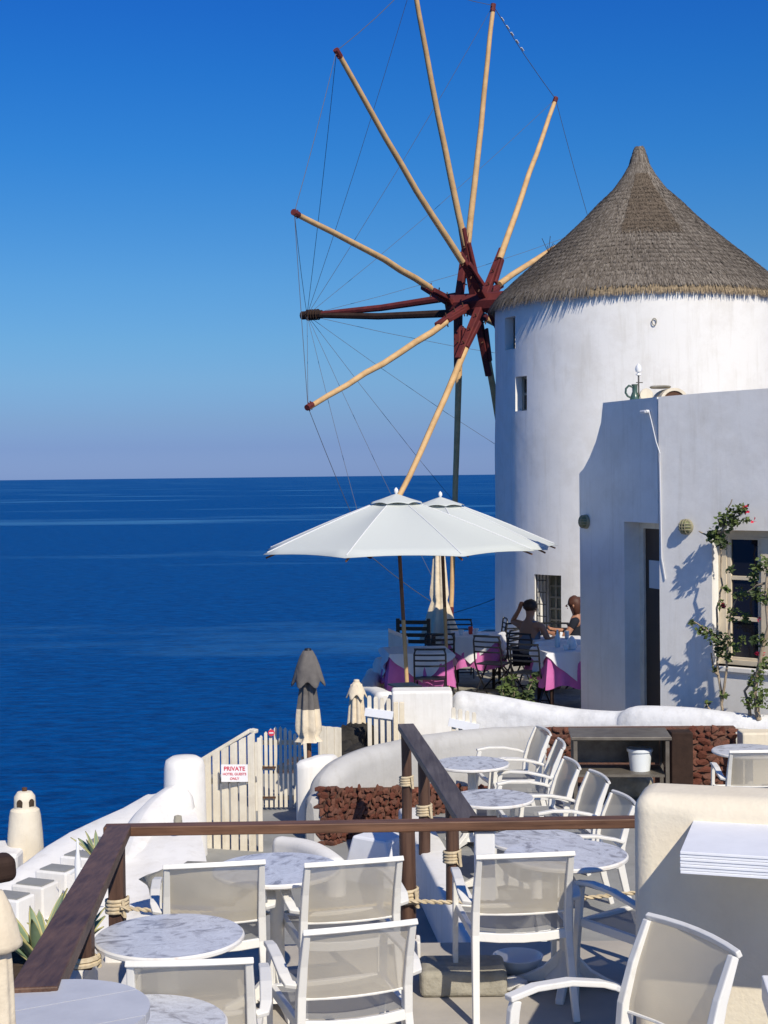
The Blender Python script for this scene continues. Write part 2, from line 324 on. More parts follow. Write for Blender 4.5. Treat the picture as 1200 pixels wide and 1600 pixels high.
def sea_mat():
    mt = mat('sea_water', (.0, .03, .09), .16, .5); t = mt.node_tree; b = t.nodes['Principled BSDF']; L = t.links.new
    b.inputs['IOR'].default_value = 1.33; b.inputs['Specular IOR Level'].default_value = .05; b.inputs['Roughness'].default_value = .3
    tc = t.nodes.new('ShaderNodeTexCoord')
    def ns(scale, sx, sy, det, rough=.6):
        mp = t.nodes.new('ShaderNodeMapping'); mp.inputs['Scale'].default_value = (sx, sy, 1)
        n = t.nodes.new('ShaderNodeTexNoise'); n.inputs['Scale'].default_value = scale; n.inputs['Detail'].default_value = det; n.inputs['Roughness'].default_value = rough
        L(tc.outputs['Object'], mp.inputs[0]); L(mp.outputs[0], n.inputs['Vector']); return n
    a = ns(.7, .55, 1.0, 6); c = ns(.14, .5, 1.0, 5)
    b1 = t.nodes.new('ShaderNodeBump'); b1.inputs['Strength'].default_value = .9; b1.inputs['Distance'].default_value = .9
    b2 = t.nodes.new('ShaderNodeBump'); b2.inputs['Strength'].default_value = .8; b2.inputs['Distance'].default_value = 4.0
    L(a.outputs[0], b1.inputs['Height']); L(c.outputs[0], b2.inputs['Height']); L(b1.outputs[0], b2.inputs['Normal']); L(b2.outputs[0], b.inputs['Normal'])
    # base: deep blue, choppy mottling, long wind streaks
    d = ns(.16, .45, 1.0, 10, .82); r = t.nodes.new('ShaderNodeValToRGB'); e = r.color_ramp.elements
    e[0].position = .36; e[0].color = (.0, .026, .125, 1); e[1].position = .66; e[1].color = (.0, .092, .33, 1)
    L(d.outputs[0], r.inputs[0])
    s_ = ns(.0016, .35, 1.0, 7, .6); rs = t.nodes.new('ShaderNodeValToRGB'); rs.color_ramp.elements[0].position = .55; rs.color_ramp.elements[1].position = .66
    L(s_.outputs[0], rs.inputs[0])
    mx = t.nodes.new('ShaderNodeMix'); mx.data_type = 'RGBA'; mf = t.nodes.new('ShaderNodeMath'); mf.operation = 'MULTIPLY'; mf.inputs[1].default_value = .6
    L(rs.outputs[0], mf.inputs[0]); L(mf.outputs[0], mx.inputs[0]); L(r.outputs[0], mx.inputs[6]); mx.inputs[7].default_value = (.06, .22, .42, 1)
    L(mx.outputs[2], b.inputs['Base Color'])
    df = t.nodes.new('ShaderNodeBsdfDiffuse'); ms = t.nodes.new('ShaderNodeMixShader'); ms.inputs[0].default_value = .38
    L(mx.outputs[2], df.inputs[0]); L(b2.outputs[0], df.inputs['Normal']); L(df.outputs[0], ms.inputs[1]); L(b.outputs[0], ms.inputs[2]); L(ms.outputs[0], t.nodes['Material Output'].inputs[0]); return mt
M['sea'] = sea_mat()

# ---------------------------------------------------------------- setting
SEA = -120
rings = [0, 150, 400, 1000, 3000, 10000, 40000, 150000, 600000]
g = G(); P = []
for rr in rings: P.append([V((rr * math.cos(2 * math.pi * k / 96) if rr else 0.001 * math.cos(k), rr * math.sin(2 * math.pi * k / 96) if rr else .001 * math.sin(k), SEA)) for k in range(96)])
g.grid(P, close=True); struct(g.obj('sea', M['sea']))
g = G(); P = []
for j in range(60):
    row = []
    for i in range(60):
        x = -60 + i * 2.0; y = -22 + j * 1.4
        z = -2.9 - .95 * max(0, -x - 2.2) - .9 * max(0, y - 31) + .8 * noise.noise(V((x * .2, y * .2, 0))) * min(1, max(0, -x - 2) / 4 + max(0, y - 31) / 4)
        row.append(V((x, y, max(z, -122))))
    P.append(row)
g.grid(P); struct(g.obj('hillside', M['cliff'], smooth=60))

F1 = 0.0; F0 = -.5; FR = -.3
def floor_slab(name, poly, z, mt, depth=2.5):
    g = G(); g.prism([(p[0], p[1]) for p in poly], (0, 0, z - depth), (1, 0, 0), (0, 1, 0), (0, 0, 1), depth); return struct(g.obj(name, mt))
floor_slab('terrace_floor', [(-1.72, 2.2), (4.2, 2.2), (4.2, 8.78), (-1.72, 8.78)], F1, M['concrete'])
floor_slab('lower_terrace_floor', [(-1.05, 8.78), (5.0, 8.78), (5.0, 16.4), (-2.2, 16.4), (-1.85, 13.6), (-1.35, 11.5)], F0, M['grey_floor'])
floor_slab('restaurant_floor', [(-.05, 17.2), (9, 16.5), (9, 24.5), (6, 29.5), (2.0, 29.5), (-.1, 25)], FR, M['stone_grey'])

# flight of steps from the upper to the lower terrace
for k in range(3):
    g = G(); g.box((.02, 8.95 + .3 * k, F0 + (.375 - .125 * k) / 2), (.72, .3, .375 - .125 * k))
    o = struct(g.obj('step', M['white'], bevel=.01))

def ridge(name, pts, th, zb, mt, label=None, cat=None, rnd=.5, parent=None, sub=6, wob=.012, kind=None):
    """wall along a polyline of (x, y, ztop): rounded coping, wavy plaster"""
    pts = [V(p) for p in pts]; Q = []
    for i in range(len(pts) - 1):                      # catmull-rom
        p0, p1, p2, p3 = pts[max(i - 1, 0)], pts[i], pts[i + 1], pts[min(i + 2, len(pts) - 1)]
        for k in range(sub):
            t = k / sub; Q.append(.5 * ((2 * p1) + (p2 - p0) * t + (2 * p0 - 5 * p1 + 4 * p2 - p3) * t * t + (3 * p1 - p0 - 3 * p2 + p3) * t ** 3))
    Q.append(pts[-1]); n = len(Q); P = []
    h = th / 2; r = th * rnd
    def ring(c, dx, shrink=1, ztop=None):
        row = []; zt = c.z if ztop is None else ztop
        sec = [(-h, None)] + [(-h, zt - r - .001)] + [(-h + r * (1 - math.cos(a)), zt - r + r * math.sin(a)) for a in (R(30), R(60), R(90))]
        sec += [(h - r * (1 - math.cos(a)), zt - r + r * math.sin(a)) for a in (R(90), R(60), R(30))] + [(h, zt - r - .001), (h, None)]
        for a, z in sec:
            z = zb if z is None else z
            q = V((c.x, c.y, 0)) + dx * a * shrink
            q += dx * wob * noise.noise(V((q.x * 1.7, q.y * 1.7, z * 2)))
            row.append(V((q.x, q.y, z + (wob * noise.noise(V((q.x * 2, q.y * 2, 5))) if z > zb + .01 else 0))))
        return row
    for i, c in enumerate(Q):
        d = Q[min(i + 1, n - 1)] - Q[max(i - 1, 0)]; d.z = 0; d.normalize(); nx = V((d.y, -d.x, 0))
        if i == 0: P.append(ring(c - d * h * .8, nx, .35, c.z - r * .6)); P.append(ring(c - d * h * .45, nx, .8, c.z - r * .15))
        P.append(ring(c, nx))
        if i == n - 1: P.append(ring(c + d * h * .45, nx, .8, c.z - r * .15)); P.append(ring(c + d * h * .8, nx, .35, c.z - r * .6))
    g = G(); g.grid(P); m_ = len(P[0])
    g.add(P[0], [tuple(range(m_))]); g.add(P[-1], [tuple(range(m_))[::-1]])
    o = g.obj(name, mt, parent=parent, smooth=50)
    if label: tag(o, label, cat)
    if kind: o['kind'] = kind
    return o

# ---------------------------------------------------------------- windmill
TC = V((.1715 * 26, 26, 0)); TR = 2.50; Z0 = FR - .3; ZT = 5.60
def cyl(px, py, rad=TR):
    v = (at(px, py, 10) - EYE); v.normalize(); a = v.x ** 2 + v.y ** 2; e = EYE - TC
    b = 2 * (v.x * e.x + v.y * e.y); c = e.x ** 2 + e.y ** 2 - rad ** 2; ds = b * b - 4 * a * c
    if ds < 0: ds = 0
    t = (-b - math.sqrt(ds)) / (2 * a); p = EYE + v * t
    return math.atan2(p.y - TC.y, p.x - TC.x), p.z
mill = thing('windmill', 'white round windmill with conical thatched roof and twelve bare wooden sail arms', 'windmill', TC)
def hole(x0, y0, x1, y1):
    a0, zt = cyl(x0, y0); a1, _ = cyl(x1, y0); _, zb_ = cyl((x0 + x1) / 2, y1); return a0, a1, zb_, zt
H = [hole(789, 497, 805, 546), hole(806, 589, 824, 642), hole(838, 897, 879, 992)]
H = [(min(h[0], h[1]), max(h[0], h[1]), h[2], h[3]) for h in H]
angs = sorted(set([round(2 * math.pi * k / 128 - math.pi, 5) for k in range(128)] + [round(x, 5) for h in H for x in h[:2]]))
zz = sorted(set([Z0 + (ZT - Z0) * k / 26 for k in range(27)] + [x for h in H for x in h[2:]]))
def radz(z): return TR + .05 * (1 - (z - Z0) / (ZT - Z0))
g = G(); vid = {}
for i, a in enumerate(angs):
    for j, z in enumerate(zz):
        rr = radz(z) + .018 * noise.noise(V((math.cos(a) * 2, math.sin(a) * 2, z * .8)))
        vid[i, j] = len(g.v); g.v.append((rr * math.cos(a), rr * math.sin(a), z))
for i in range(len(angs)):
    i2 = (i + 1) % len(angs); am = angs[i] + ((angs[i2] - angs[i]) % (2 * math.pi)) / 2
    for j in range(len(zz) - 1):
        zm = (zz[j] + zz[j + 1]) / 2
        if any(h[0] < am < h[1] and h[2] < zm < h[3] for h in H): continue
        g.f.append((vid[i, j], vid[i2, j], vid[i2, j + 1], vid[i, j + 1])); g.mi.append(0)
for h in H:                                             # reveals
    for dd in (0,):
        A = [V((TR * math.cos(a), TR * math.sin(a), z)) * 1 for a, z in ((h[0], h[2]), (h[1], h[2]), (h[1], h[3]), (h[0], h[3]))]
        A = [V((radz(p.z) * math.cos(a), radz(p.z) * math.sin(a), p.z)) for p, a in zip(A, (h[0], h[1], h[1], h[0]))]
        mid = (A[0] + A[1]); mid.z = 0; mid.normalize()
        B = [p - mid * .42 for p in A]
        g.add(A + B, [(0, 1, 5, 4), (1, 2, 6, 5), (2, 3, 7, 6), (3, 0, 4, 7)])
wall = g.obj('wall', M['white'], parent=mill, smooth=50)
for k, h in enumerate(H):
    A = [V((TR * math.cos(a), TR * math.sin(a), z)) for a, z in ((h[0], h[2]), (h[1], h[2]), (h[1], h[3]), (h[0], h[3]))]
    mid = (A[0] + A[1]); mid.z = 0; mid.normalize(); ex = (A[1] - A[0]); ex.z = 0; wd = ex.length; ex.normalize(); ht = h[3] - h[2]
    cc = (A[0] + A[1]) / 2 - mid * (.17 if k < 2 else .36); cc.z = h[2]
    g = G()
    if k < 2:
        g.beam(cc + V((0, 0, 0)), cc + V((0, 0, ht)), wd * .98, .03, side=ex); g.obj('pane', M['door'], parent=mill)
        if k == 1:
            g = G()
            for s in (-1, 1): g.beam(cc + ex * s * wd * .42 + mid * .03, cc + ex * s * wd * .42 + mid * .03 + V((0, 0, ht)), .05, .04, side=ex)
            for q in (.03, .5, .97): g.beam(cc + mid * .03 - ex * wd * .4 + V((0, 0, ht * q)), cc + mid * .03 + ex * wd * .4 + V((0, 0, ht * q)), .03, .04, side=mid)
            g.obj('window_frame', M['stone_grey'], parent=mill)
    else:
        g.beam(cc + V((0, 0, 0)), cc + V((0, 0, ht)), wd * .98, .03, side=ex); sh = g.obj('shutter', M['green_grey'], parent=mill)
        g = G()
        for q in range(5): g.beam(cc + ex * wd * (q / 4 - .5) * .94 + mid * .03, cc + ex * wd * (q / 4 - .5) * .94 + mid * .03 + V((0, 0, ht)), .035, .03, side=ex)
        for q in range(6): g.beam(cc + mid * .035 - ex * wd * .48 + V((0, 0, ht * (.02 + .96 * q / 5))), cc + mid * .035 + ex * wd * .48 + V((0, 0, ht * (.02 + .96 * q / 5))), .03, .03, side=mid)
        g.obj('shutter_batten', M['stone_grey'], parent=mill)
        g = G(); c2 = cc + mid * .36
        for q in range(4): g.tube([c2 + ex * wd * (q / 8 - .5), c2 + ex * wd * (q / 8 - .5) + V((0, 0, ht))], .008, 6)
        for q in range(5): g.tube([c2 - ex * wd * .5 + V((0, 0, ht * (.1 + .8 * q / 4))), c2 - ex * wd * .12 + V((0, 0, ht * (.1 + .8 * q / 4)))], .008, 6)
        g.obj('iron_grille', M['black'], parent=mill)
# hook ring on the wall
a_, z_ = cyl(1022, 503); g = G(); c = V((math.cos(a_) * (TR + .03), math.sin(a_) * (TR + .03), z_))
g.tube([c + V((.035 * math.cos(t), 0, .055 * math.sin(t))) for t in [k * math.pi / 5 for k in range(11)]], .008, 5); g.obj('hook', M['stone_grey'], parent=mill)
# roof: solid cone below, straw courses over it
S = 26 / F
prof = [(8, 231), (9, 240), (14, 258), (24, 276), (40, 298), (66, 322), (88, 345), (112, 367), (137, 389), (166, 413), (193, 436), (216, 457), (228.5, 472)]
prof = [(r_ * S, 2.75 + (738.3 - y_) * S) for r_, y_ in prof]
def rz(t):
    t = max(0, min(len(prof) - 1.0001, t)); i = int(t); f = t - i
    return prof[i][0] * (1 - f) + prof[i + 1][0] * f, prof[i][1] * (1 - f) + prof[i + 1][1] * f
g = G(); g.lathe([(0, prof[0][1])] + [(max(.01, r_ - .03), z_ - .03) for r_, z_ in prof] + [(TR - .05, prof[-1][1] - .02), (0, prof[-1][1])], n=64)
roof = g.obj('roof', M['thatch'], parent=mill, smooth=40)
def straws(N, tlo, thi, L0, L1, wd, lift, mt, name, courses=None, droop=0, arc=(0, 6.28318)):
    vs = []; fs = []
    for k in range(N):
        u = random.random()
        t = math.sqrt(tlo ** 2 + (thi ** 2 - tlo ** 2) * u)
        if courses: t = (math.floor(t * courses) + random.gauss(0, .07)) / courses; 
        t = max(tlo, min(thi, t))
        a = random.uniform(*arc); r0, z0 = rz(t); r1, z1 = rz(t + .3)
        d = V((r1 - r0, 0, z1 - z0)).normalized(); ln = random.uniform(L0, L1); nr = V((-d.z, 0, d.x))
        if nr.x < 0: nr = -nr
        lf = random.uniform(0, lift)
        p = V((r0, 0, z0)) - nr * .01 ; q = p + d * ln + nr * lf - V((0, 0, droop * ln))
        j = random.gauss(0, .05) * ln
        ca, sa = math.cos(a), math.sin(a); w_ = wd * random.uniform(.6, 1.4)
        def tw(v, y): return (v.x * ca - y * sa, v.x * sa + y * ca, v.z)
        n = len(vs); vs += [tw(p, -w_), tw(p, w_), tw((p + q) / 2 + nr * lf * .5, j / 2 + w_), tw((p + q) / 2 + nr * lf * .5, j / 2 - w_), tw(q, j + w_ * .35), tw(q, j - w_ * .35)]
        fs += [(n, n + 1, n + 2, n + 3), (n + 3, n + 2, n + 4, n + 5)]
    me = bpy.data.meshes.new(name); me.from_pydata(vs, [], fs); me.materials.append(mt)
    o = link(bpy.data.objects.new(name, me)); o.parent = roof; o['kind'] = 'stuff'; return o
straws(95000, .3, 11.8, .07, .17, .0085, .022, M['thatch'], 'straw', courses=3.2)
straws(9000, 3.0, 7.6, .08, .16, .0085, .035, M['thatch_new'], 'newer_straw', courses=3.2, arc=(-1.95, -1.25))
straws(1500, 10.8, 11.98, .12, .22, .009, .05, M['thatch'], 'loose_straw', arc=(-3.3, -2.05), droop=.5)
straws(900, 0, 1.2, .12, .3, .012, .03, M['thatch'], 'straw_tuft')
straws(6500, 11.75, 11.99, .05, .12, .007, .014, M['straw'], 'straw_fringe', droop=.9, arc=(-2.15, 3.3))
# darker patch of newer thatch: a proud layer
# twigs on the roof
g = G(); b0 = at(857, 395, 25.6) - TC
for k in range(7): g.tube([b0, b0 + V((random.uniform(-.12, .15), random.uniform(-.1, .1), random.uniform(.1, .28)))], .006, 4)
g.obj('twig', M['darkwood'], parent=roof)

# rotor
D0 = 27.67; hub = at(755 - 6.5, 475 - 1.8, D0); al, tau, ph, co, BR, BL = 1.014, .007, .896, .024, 5.716, 3.837
nr = V((-math.sin(al) * math.cos(tau), math.cos(al) * math.cos(tau), math.sin(tau)))
uu = V((math.cos(al), math.sin(al), 0)); vv = uu.cross(nr)
if vv.z < 0: vv = -vv
rel = hub - TC
bow = rel + nr * BL
g = G(); g.tube([rel - nr * 2.9, rel - nr * .6], .2, 14); g.tube([rel - nr * .6, rel + nr * .62], .19, 8)
g.obj('axle', M['red'], parent=mill, smooth=40)
g = G(); g.box(rel + nr * .12, (.27, .86, .27), math.atan2(nr.y, nr.x) - math.pi / 2); g.obj('hub_block', M['red'], parent=mill, bevel=.02)
for s in (-1, 1):
    g = G(); p = rel + nr * .45 + V((0, 0, .17 * s)) + uu * .1 * s
    g.tube([p, p + (bow - p) * .5 + V((0, 0, -.04)), bow], [.075, .065, .05], 8); g.obj('bowsprit', M['darkwood'] if s < 0 else M['red'], parent=mill, smooth=40)
g = G(); g.tube([bow - nr * .35, bow + nr * .12], .085, 10)
for k in range(5): g.tube([bow - nr * (.02 + .06 * k) + (uu * math.cos(t) + vv * math.sin(t)) * .1 for t in [q * math.pi / 5 for q in range(11)]], .014, 5)
g.obj('bowsprit_binding', M['darkwood'], parent=mill)
TIP = []
for k in range(12):
    th = ph + k * 2 * math.pi / 12; d = (-math.sin(th) * uu + math.cos(th) * vv); dd = d * math.cos(co) + nr * math.sin(co)
    off = nr * (-.22, .48, .12, -.12, .38, .02)[k % 6]; r0 = rel + off; tip = rel + BR * dd; TIP.append(tip)
    tang = nr.cross(d)
    ax = (tip - r0).normalized(); pts = []; rad = []
    bend = tang * random.uniform(-.09, .09) + nr * random.uniform(-.05, .05)
    for i in range(9):
        t = .19 + .81 * i / 8; pts.append(r0 + (tip - r0) * t + bend * math.sin(math.pi * t) + (tang * random.uniform(-.015, .015))); rad.append(.062 - .020 * i / 8)
    sl_ = G(); ln = random.uniform(1.22, 1.42)
    sl_.beam(r0 - ax * .12 + nr * .06, r0 + ax * ln + nr * .02, .12, .15, side=tang, w2=.10, h2=.12)
    sl_.beam(r0 + ax * ln * .35 - nr * .085, r0 + ax * (ln * .80) - nr * .06, .085, .05, side=tang, w2=.085, h2=.05)
    g = G(); g.tube(pts, rad, 9); bl = g.obj('blade', M['gold'], parent=mill, smooth=60)
    sl_.obj('blade_sleeve', M['red'], parent=bl, bevel=.015)
    c = G(); c.tube([tip - ax * .12, tip + ax * .03], .050, 9)
    for q in range(2): c.tube([tip - ax * (.03 + .06 * q) - tang * .07, tip - ax * (.03 + .06 * q) + tang * .07], .010, 5)
    c.obj('blade_tip', M['red'], parent=bl)
    c = G()
    for q in range(3):
        b_ = r0 + ax * (.4 + .33 * q); c.tube([b_ - tang * .13, b_ + tang * .13], .012, 5)
    c.obj('bolt', M['rust'], parent=bl)
for k in range(12):
    g = G(); p, q = bow, TIP[k]; g.tube([p + (q - p) * t - V((0, 0, .10)) * math.sin(math.pi * t) for t in (0, .25, .5, .75, 1)], .0055, 4); g.obj('stay_rope', M['cord'], parent=mill)
    g = G(); p, q = TIP[k], TIP[(k + 1) % 12]; g.tube([p + (q - p) * t - V((0, 0, .05)) * math.sin(math.pi * t) for t in (0, .25, .5, .75, 1)], .0065, 4); rp = g.obj('rim_rope', M['cord'], parent=mill)
g = G(); p, q = TIP[10], TIP[9]
for t in (.12, .2, .27, .35, .43): g.beam(p + (q - p) * t, p + (q - p) * (t + .035), .03, .012)
g.obj('cloth_scrap', M['cloth'], parent=mill)

# ---------------------------------------------------------------- white building
CB = V((3.11, 17.0, 0)); aA = R(-71); aB = R(-42)
nA = V((math.sin(aA), -math.cos(aA), 0)); eA = V((-math.cos(aA), -math.sin(aA), 0)); 
nB = V((math.sin(aB), -math.cos(aB), 0)); eB = V((math.cos(aB), math.sin(aB), 0))
def plane(px, py, o, e, n):
    v = (at(px, py, 10) - EYE); t = (o - EYE).dot(n) / v.dot(n); p = EYE + v * t; return (p - o).dot(e), p.z
house = thing('white_house', 'white plastered house with curved stepped parapet and window behind the bougainvillea', 'house', CB)
ZU = V((0, 0, 1)); LZ = FR - .2
zc = plane(1030, 620, CB, eB, nB)[1]
s1, z1 = plane(942, 627, CB, eA, nA); s2, z2 = plane(905, 740, CB, eA, nA); sd, zd = plane(975, 815, CB, eA, nA)
z1 = zc
curve = []
for py, px in ((660, 939), (690, 931), (715, 921), (732, 912)): curve.append(plane(px, py, CB, eA, nA))
g = G()
g.prism([(sd, LZ), (s2, LZ), (s2, z2)] + curve[::-1] + [(s1, z1), (sd, z1)], (0, 0, 0), eA, ZU, -nA, .32)
g.prism([(.03, zd), (sd, zd), (sd, z1), (.03, z1)], (0, 0, 0), eA, ZU, -nA, .32)
g.obj('wall', M['white'], parent=house, label='shaded side wall with the doorway')
# front wall with window opening
wx0, wz1 = plane(1112, 828, CB, eB, nB); _, wz0 = plane(1125, 1040, CB, eB, nB); wx1 = wx0 + 1.15; EB = 3.4; zr = zc + .06
g = G()
g.prism([(0, LZ), (wx0, LZ), (wx0, zc + .02), (0, zc)], (0, 0, 0), eB, ZU, -nB, .32)
g.prism([(wx0, LZ), (wx1, LZ), (wx1, wz0), (wx0, wz0)], (0, 0, 0), eB, ZU, -nB, .32)
g.prism([(wx0, wz1), (wx1, wz1), (wx1, zc + .04), (wx0, zc + .02)], (0, 0, 0), eB, ZU, -nB, .32)
g.prism([(wx1, LZ), (EB, LZ), (EB, zc + .06), (wx1, zc + .04)], (0, 0, 0), eB, ZU, -nB, .32)
g.obj('wall', M['white'], parent=house, label='front wall in raking sunlight')
g = G(); a_ = eA * s2 * .98; b_ = eB * EB
g.prism([(0, 0), (1, 0), (1, 1), (0, 1)], -nA * .2 - nB * .1 + V((0, 0, zc - .35)), (a_ * (s1 / s2) * .93), b_ * .96, ZU, .25)
g.obj('roof', M['white'], parent=house)
g = G(); c3 = a_ + b_
g.beam(a_ - nA * .2 + V((0, 0, LZ)), a_ - nA * .2 + V((0, 0, z2)), .05, .05)
g.prism([(0, LZ), ((c3 - a_).length, LZ), ((c3 - a_).length, z2 - .1), (0, z2 - .1)], a_ - nA * .3, eB, ZU, -nB * 1, .25)
g.prism([(0, LZ), (s2 * .98, LZ), (s2 * .98, z2 - .2), (0, z2 - .2)], b_, eA, ZU, nA, .25)
g.obj('rear_wall', M['white'], parent=house)
# window
win = thing('casement', 'x', 'x'); del win['category']; del win['label']; win.name = 'window'; win.parent = house
g = G(); d_ = -nB * .2; W = wx1 - wx0; Hh = wz1 - wz0; o_ = eB * wx0 + ZU * wz0 + d_
def bar(g, x0, z0, x1, z1, t=.06, oo=None): g.prism([(x0, z0), (x1, z0), (x1, z1), (x0, z1)], (oo or o_), eB, ZU, nB, t)
bar(g, 0, 0, W, .06); bar(g, 0, Hh - .08, W, Hh); bar(g, 0, .0601, .10, Hh - .0801); bar(g, W - .10, .0601, W, Hh - .0801); bar(g, W / 2 - .05, .0601, W / 2 + .05, Hh - .0801, .075)
for s in (0, 1):
    x0 = .10 + s * (W / 2 - .05); x1 = x0 + W / 2 - .15
    bar(g, x0, .0601, x0 + .05, Hh - .0801, .05); bar(g, x1 - .05, .0601, x1, Hh - .0801, .05)
    for q in range(4):
        zc_ = .06 + (Hh - .14) * q / 3; hh = .045 if 0 < q < 3 else .055
        bar(g, x0 + .0501, max(.0601, zc_ - hh / 2), x1 - .0501, min(Hh - .0801, zc_ + hh / 2), .045)
g.obj('window_frame', M['frame'], parent=win, bevel=.004)
for s in (0, 1):
    x0 = .15 + s * (W / 2 - .05)
    for q in range(3):
        g = G(); bar(g, x0, .08 + (Hh - .14) * q / 3, x0 + W / 2 - .25, (Hh - .14) * (q + 1) / 3 + .04, .012, o_ + nB * .012); g.obj('pane', M['glass_dark'], parent=win)
g = G(); g.prism([(-.03, -.06), (W + .03, -.06), (W + .03, 0), (-.03, 0)], eB * wx0 + ZU * wz0 + nB * -.18, eB, ZU, nB, .22); g.obj('window_sill', M['white'], parent=win, bevel=.01)
# door
door = G(); door.prism([(.06, LZ), (sd - .1, LZ), (sd - .1, zd - .08), (.06, zd - .08)], -nA * .26, eA, ZU, nA, .03); dr = door.obj('door', M['door'], parent=house)
g = G(); g.prism([(sd - .1, LZ), (sd, LZ), (sd, zd), (sd - .1, zd)], -nA * .27, eA, ZU, nA, .07); g.prism([(.03, zd - .08), (sd - .1001, zd - .08), (sd - .1001, zd), (.03, zd)], -nA * .27, eA, ZU, nA, .07)
g.obj('door_frame', M['boards'], parent=dr)
g = G(); z5 = plane(1028, 925, CB, eA, nA)[1]; z6 = plane(1028, 880, CB, eA, nA)[1]; g.prism([(.10, z5), (sd - .2, z5), (sd - .2, z6), (.10, z6)], -nA * .229, eA, ZU, nA, .01); g.obj('door_pane', M['glassware'], parent=dr)
# bulkhead lamps
def bulkhead(px, py, o, e, n, label):
    s, z = plane(px, py, o, e, n); p = o + e * s; p.z = z
    t = thing('wall_lamp', label, 'lamp', p + n * .004, math.atan2(n.y, n.x), group='round caged lamps on the white house')
    def ring(r0, xs): return None
    b = G()
    for (x0, r0), (x1, r1) in (((0, .085), (.03, .085)), ((.03, .085), (.035, .075))):
        pass
    def lat(prof):
        g = G(); P = [[V((x, r * math.cos(a), r * math.sin(a))) for a in [2 * math.pi * k / 20 for k in range(20)]] for x, r in prof]; g.grid(P, close=True); g.add(P[0], [tuple(range(20))]); g.add(P[-1], [tuple(range(20))]); return g
    lat([(0, .088), (.028, .088), (.034, .078), (.034, .07)]).obj('lamp_base', M['lampcage'], parent=t, smooth=30)
    lat([(.03, .072), (.06, .066), (.08, .048), (.09, .02), (.091, .002)]).obj('lamp_glass', M['lampglass'], parent=t, smooth=60)
    g = G()
    for a in (0, 1):
        for q in (-.032, 0.0, .032):
            pts = []
            for k in range(9):
                y = -.08 + .02 * k; h = .03 + .072 * math.sqrt(max(0, 1 - (y / .082) ** 2)) * (1 if q == 0 else .93)
                pts.append(V((h, y, q)) if a == 0 else V((h, q, y)))
            g.tube(pts, .005, 5)
    g.obj('lamp_cage', M['lampcage'], parent=t)
    return t
bulkhead(1073, 823, CB, eB, nB, 'round caged lamp on the sunlit front wall left of the window')
bulkhead(917, 815, CB, eA, nA, 'round caged lamp on the shaded wall left of the doorway')
# cable
pts = []
for px, py in ((1016, 643), (1022, 668), (1027, 690), (1033, 708)):
    s, z = plane(px, py, CB, eA, nA); pts.append(CB + eA * s + ZU * z + nA * .015)
for px, py in ((1032, 720), (1033, 760), (1034, 820), (1035, 870), (1041, 905)):
    s, z = plane(px, py, CB, eB, nB); pts.append(CB + eB * s + ZU * z + nB * .015 - CB * 0)
g = G(); g.tube([V((p.x, p.y, p.z)) for p in pts], .006, 6)
s, z = plane(1015, 643, CB, eA, nA); p = CB + eA * s + ZU * z; g.tube([p + nA * .0, p + nA * .05], .02, 8); g.tube([p + nA * .05, p + nA * .05 + eA * .12], .016, 8)
tag(g.obj('cable', M['cloth'], smooth=40), 'thin white cable running down the corner of the white house', 'cable')

# things on the roof of the house
zr = zc
def onroof(px, py, D): q = at(px, py, D); return q
p = at(998, 620, 17.95); p.z = zr - .05
t = thing('finial_stand', 'small white finial ornament on a rod standing behind the roof edge', 'ornament', p)
g = G(); g.tube([(0, 0, 0), (0, 0, .36)], .010, 8); g.tube([(-.03, 0, .27), (.05, 0, .27)], .006, 6); g.obj('rod', M['steel'], parent=t)
g = G(); g.lathe([(0, .345), (.035, .36), (.03, .375), (.012, .38), (.014, .39), (.034, .40), (.04, .43), (.032, .465), (.012, .49), (0, .50)], n=16); g.obj('finial', M['ceramic'], parent=t, smooth=50)
p = at(993, 620, 17.9); p.z = zr - .05; p.y += .05
t = thing('jug', 'dark green glazed jug with a loop handle on the roof edge', 'jug', p)
g = G(); g.lathe([(.05, 0), (.065, .05), (.05, .11), (.03, .16), (.032, .235), (.04, .25), (0, .25)], n=18); g.obj('jug_body', M['green_glaze'], parent=t, smooth=50)
g = G(); g.tube([(-.028, 0, .22), (-.07, 0, .235), (-.105, 0, .20), (-.11, 0, .15), (-.085, 0, .11), (-.045, 0, .09)], .013, 8); g.obj('handle', M['green_glaze'], parent=t, smooth=50)
p = at(1040, 620, 17.9); p.z = zr - .02
t = thing('roof_vent', 'pale round barrel vent with a dark arched mouth on the flat roof', 'vent', p, R(-10))
g = G(); n = 14
P = [[V((x0, y0, max(0, 0) + r_ * math.sin(a))) + V((r_ * math.cos(a), 0, 0)) for a in [math.pi * k / n for k in range(n + 1)]] for x0, y0, r_ in ((.10, -.1, .13), (.10, -.1, .165), (.0, .25, .165), (.0, .25, 0.01))]
g.grid(P); g.obj('vent_body', M['cream'], parent=t, smooth=40)
g = G(); g.prism([(.128 * math.cos(math.pi * k / 12), .128 * math.sin(math.pi * k / 12)) for k in range(13)], (.10, -.085, 0), (1, 0, 0), (0, 0, 1), (0, 1, 0), .02); g.obj('vent_mouth', M['rust'], parent=t)
g = G(); g.lathe([(0, .165), (.11, .168), (.13, .185), (.11, .20), (0, .205)], c=(-.06, .05, 0), n=20); g.obj('vent_lid', M['stone_grey'], parent=t, smooth=40)
p = at(1008, 613, 17.45); p = at(1010, 613, 17.9); t = thing('roof_spotlight', 'round pale yellow floodlight face beside the green jug', 'lamp', V((p.x, p.y, zr - .02)), R(-8))
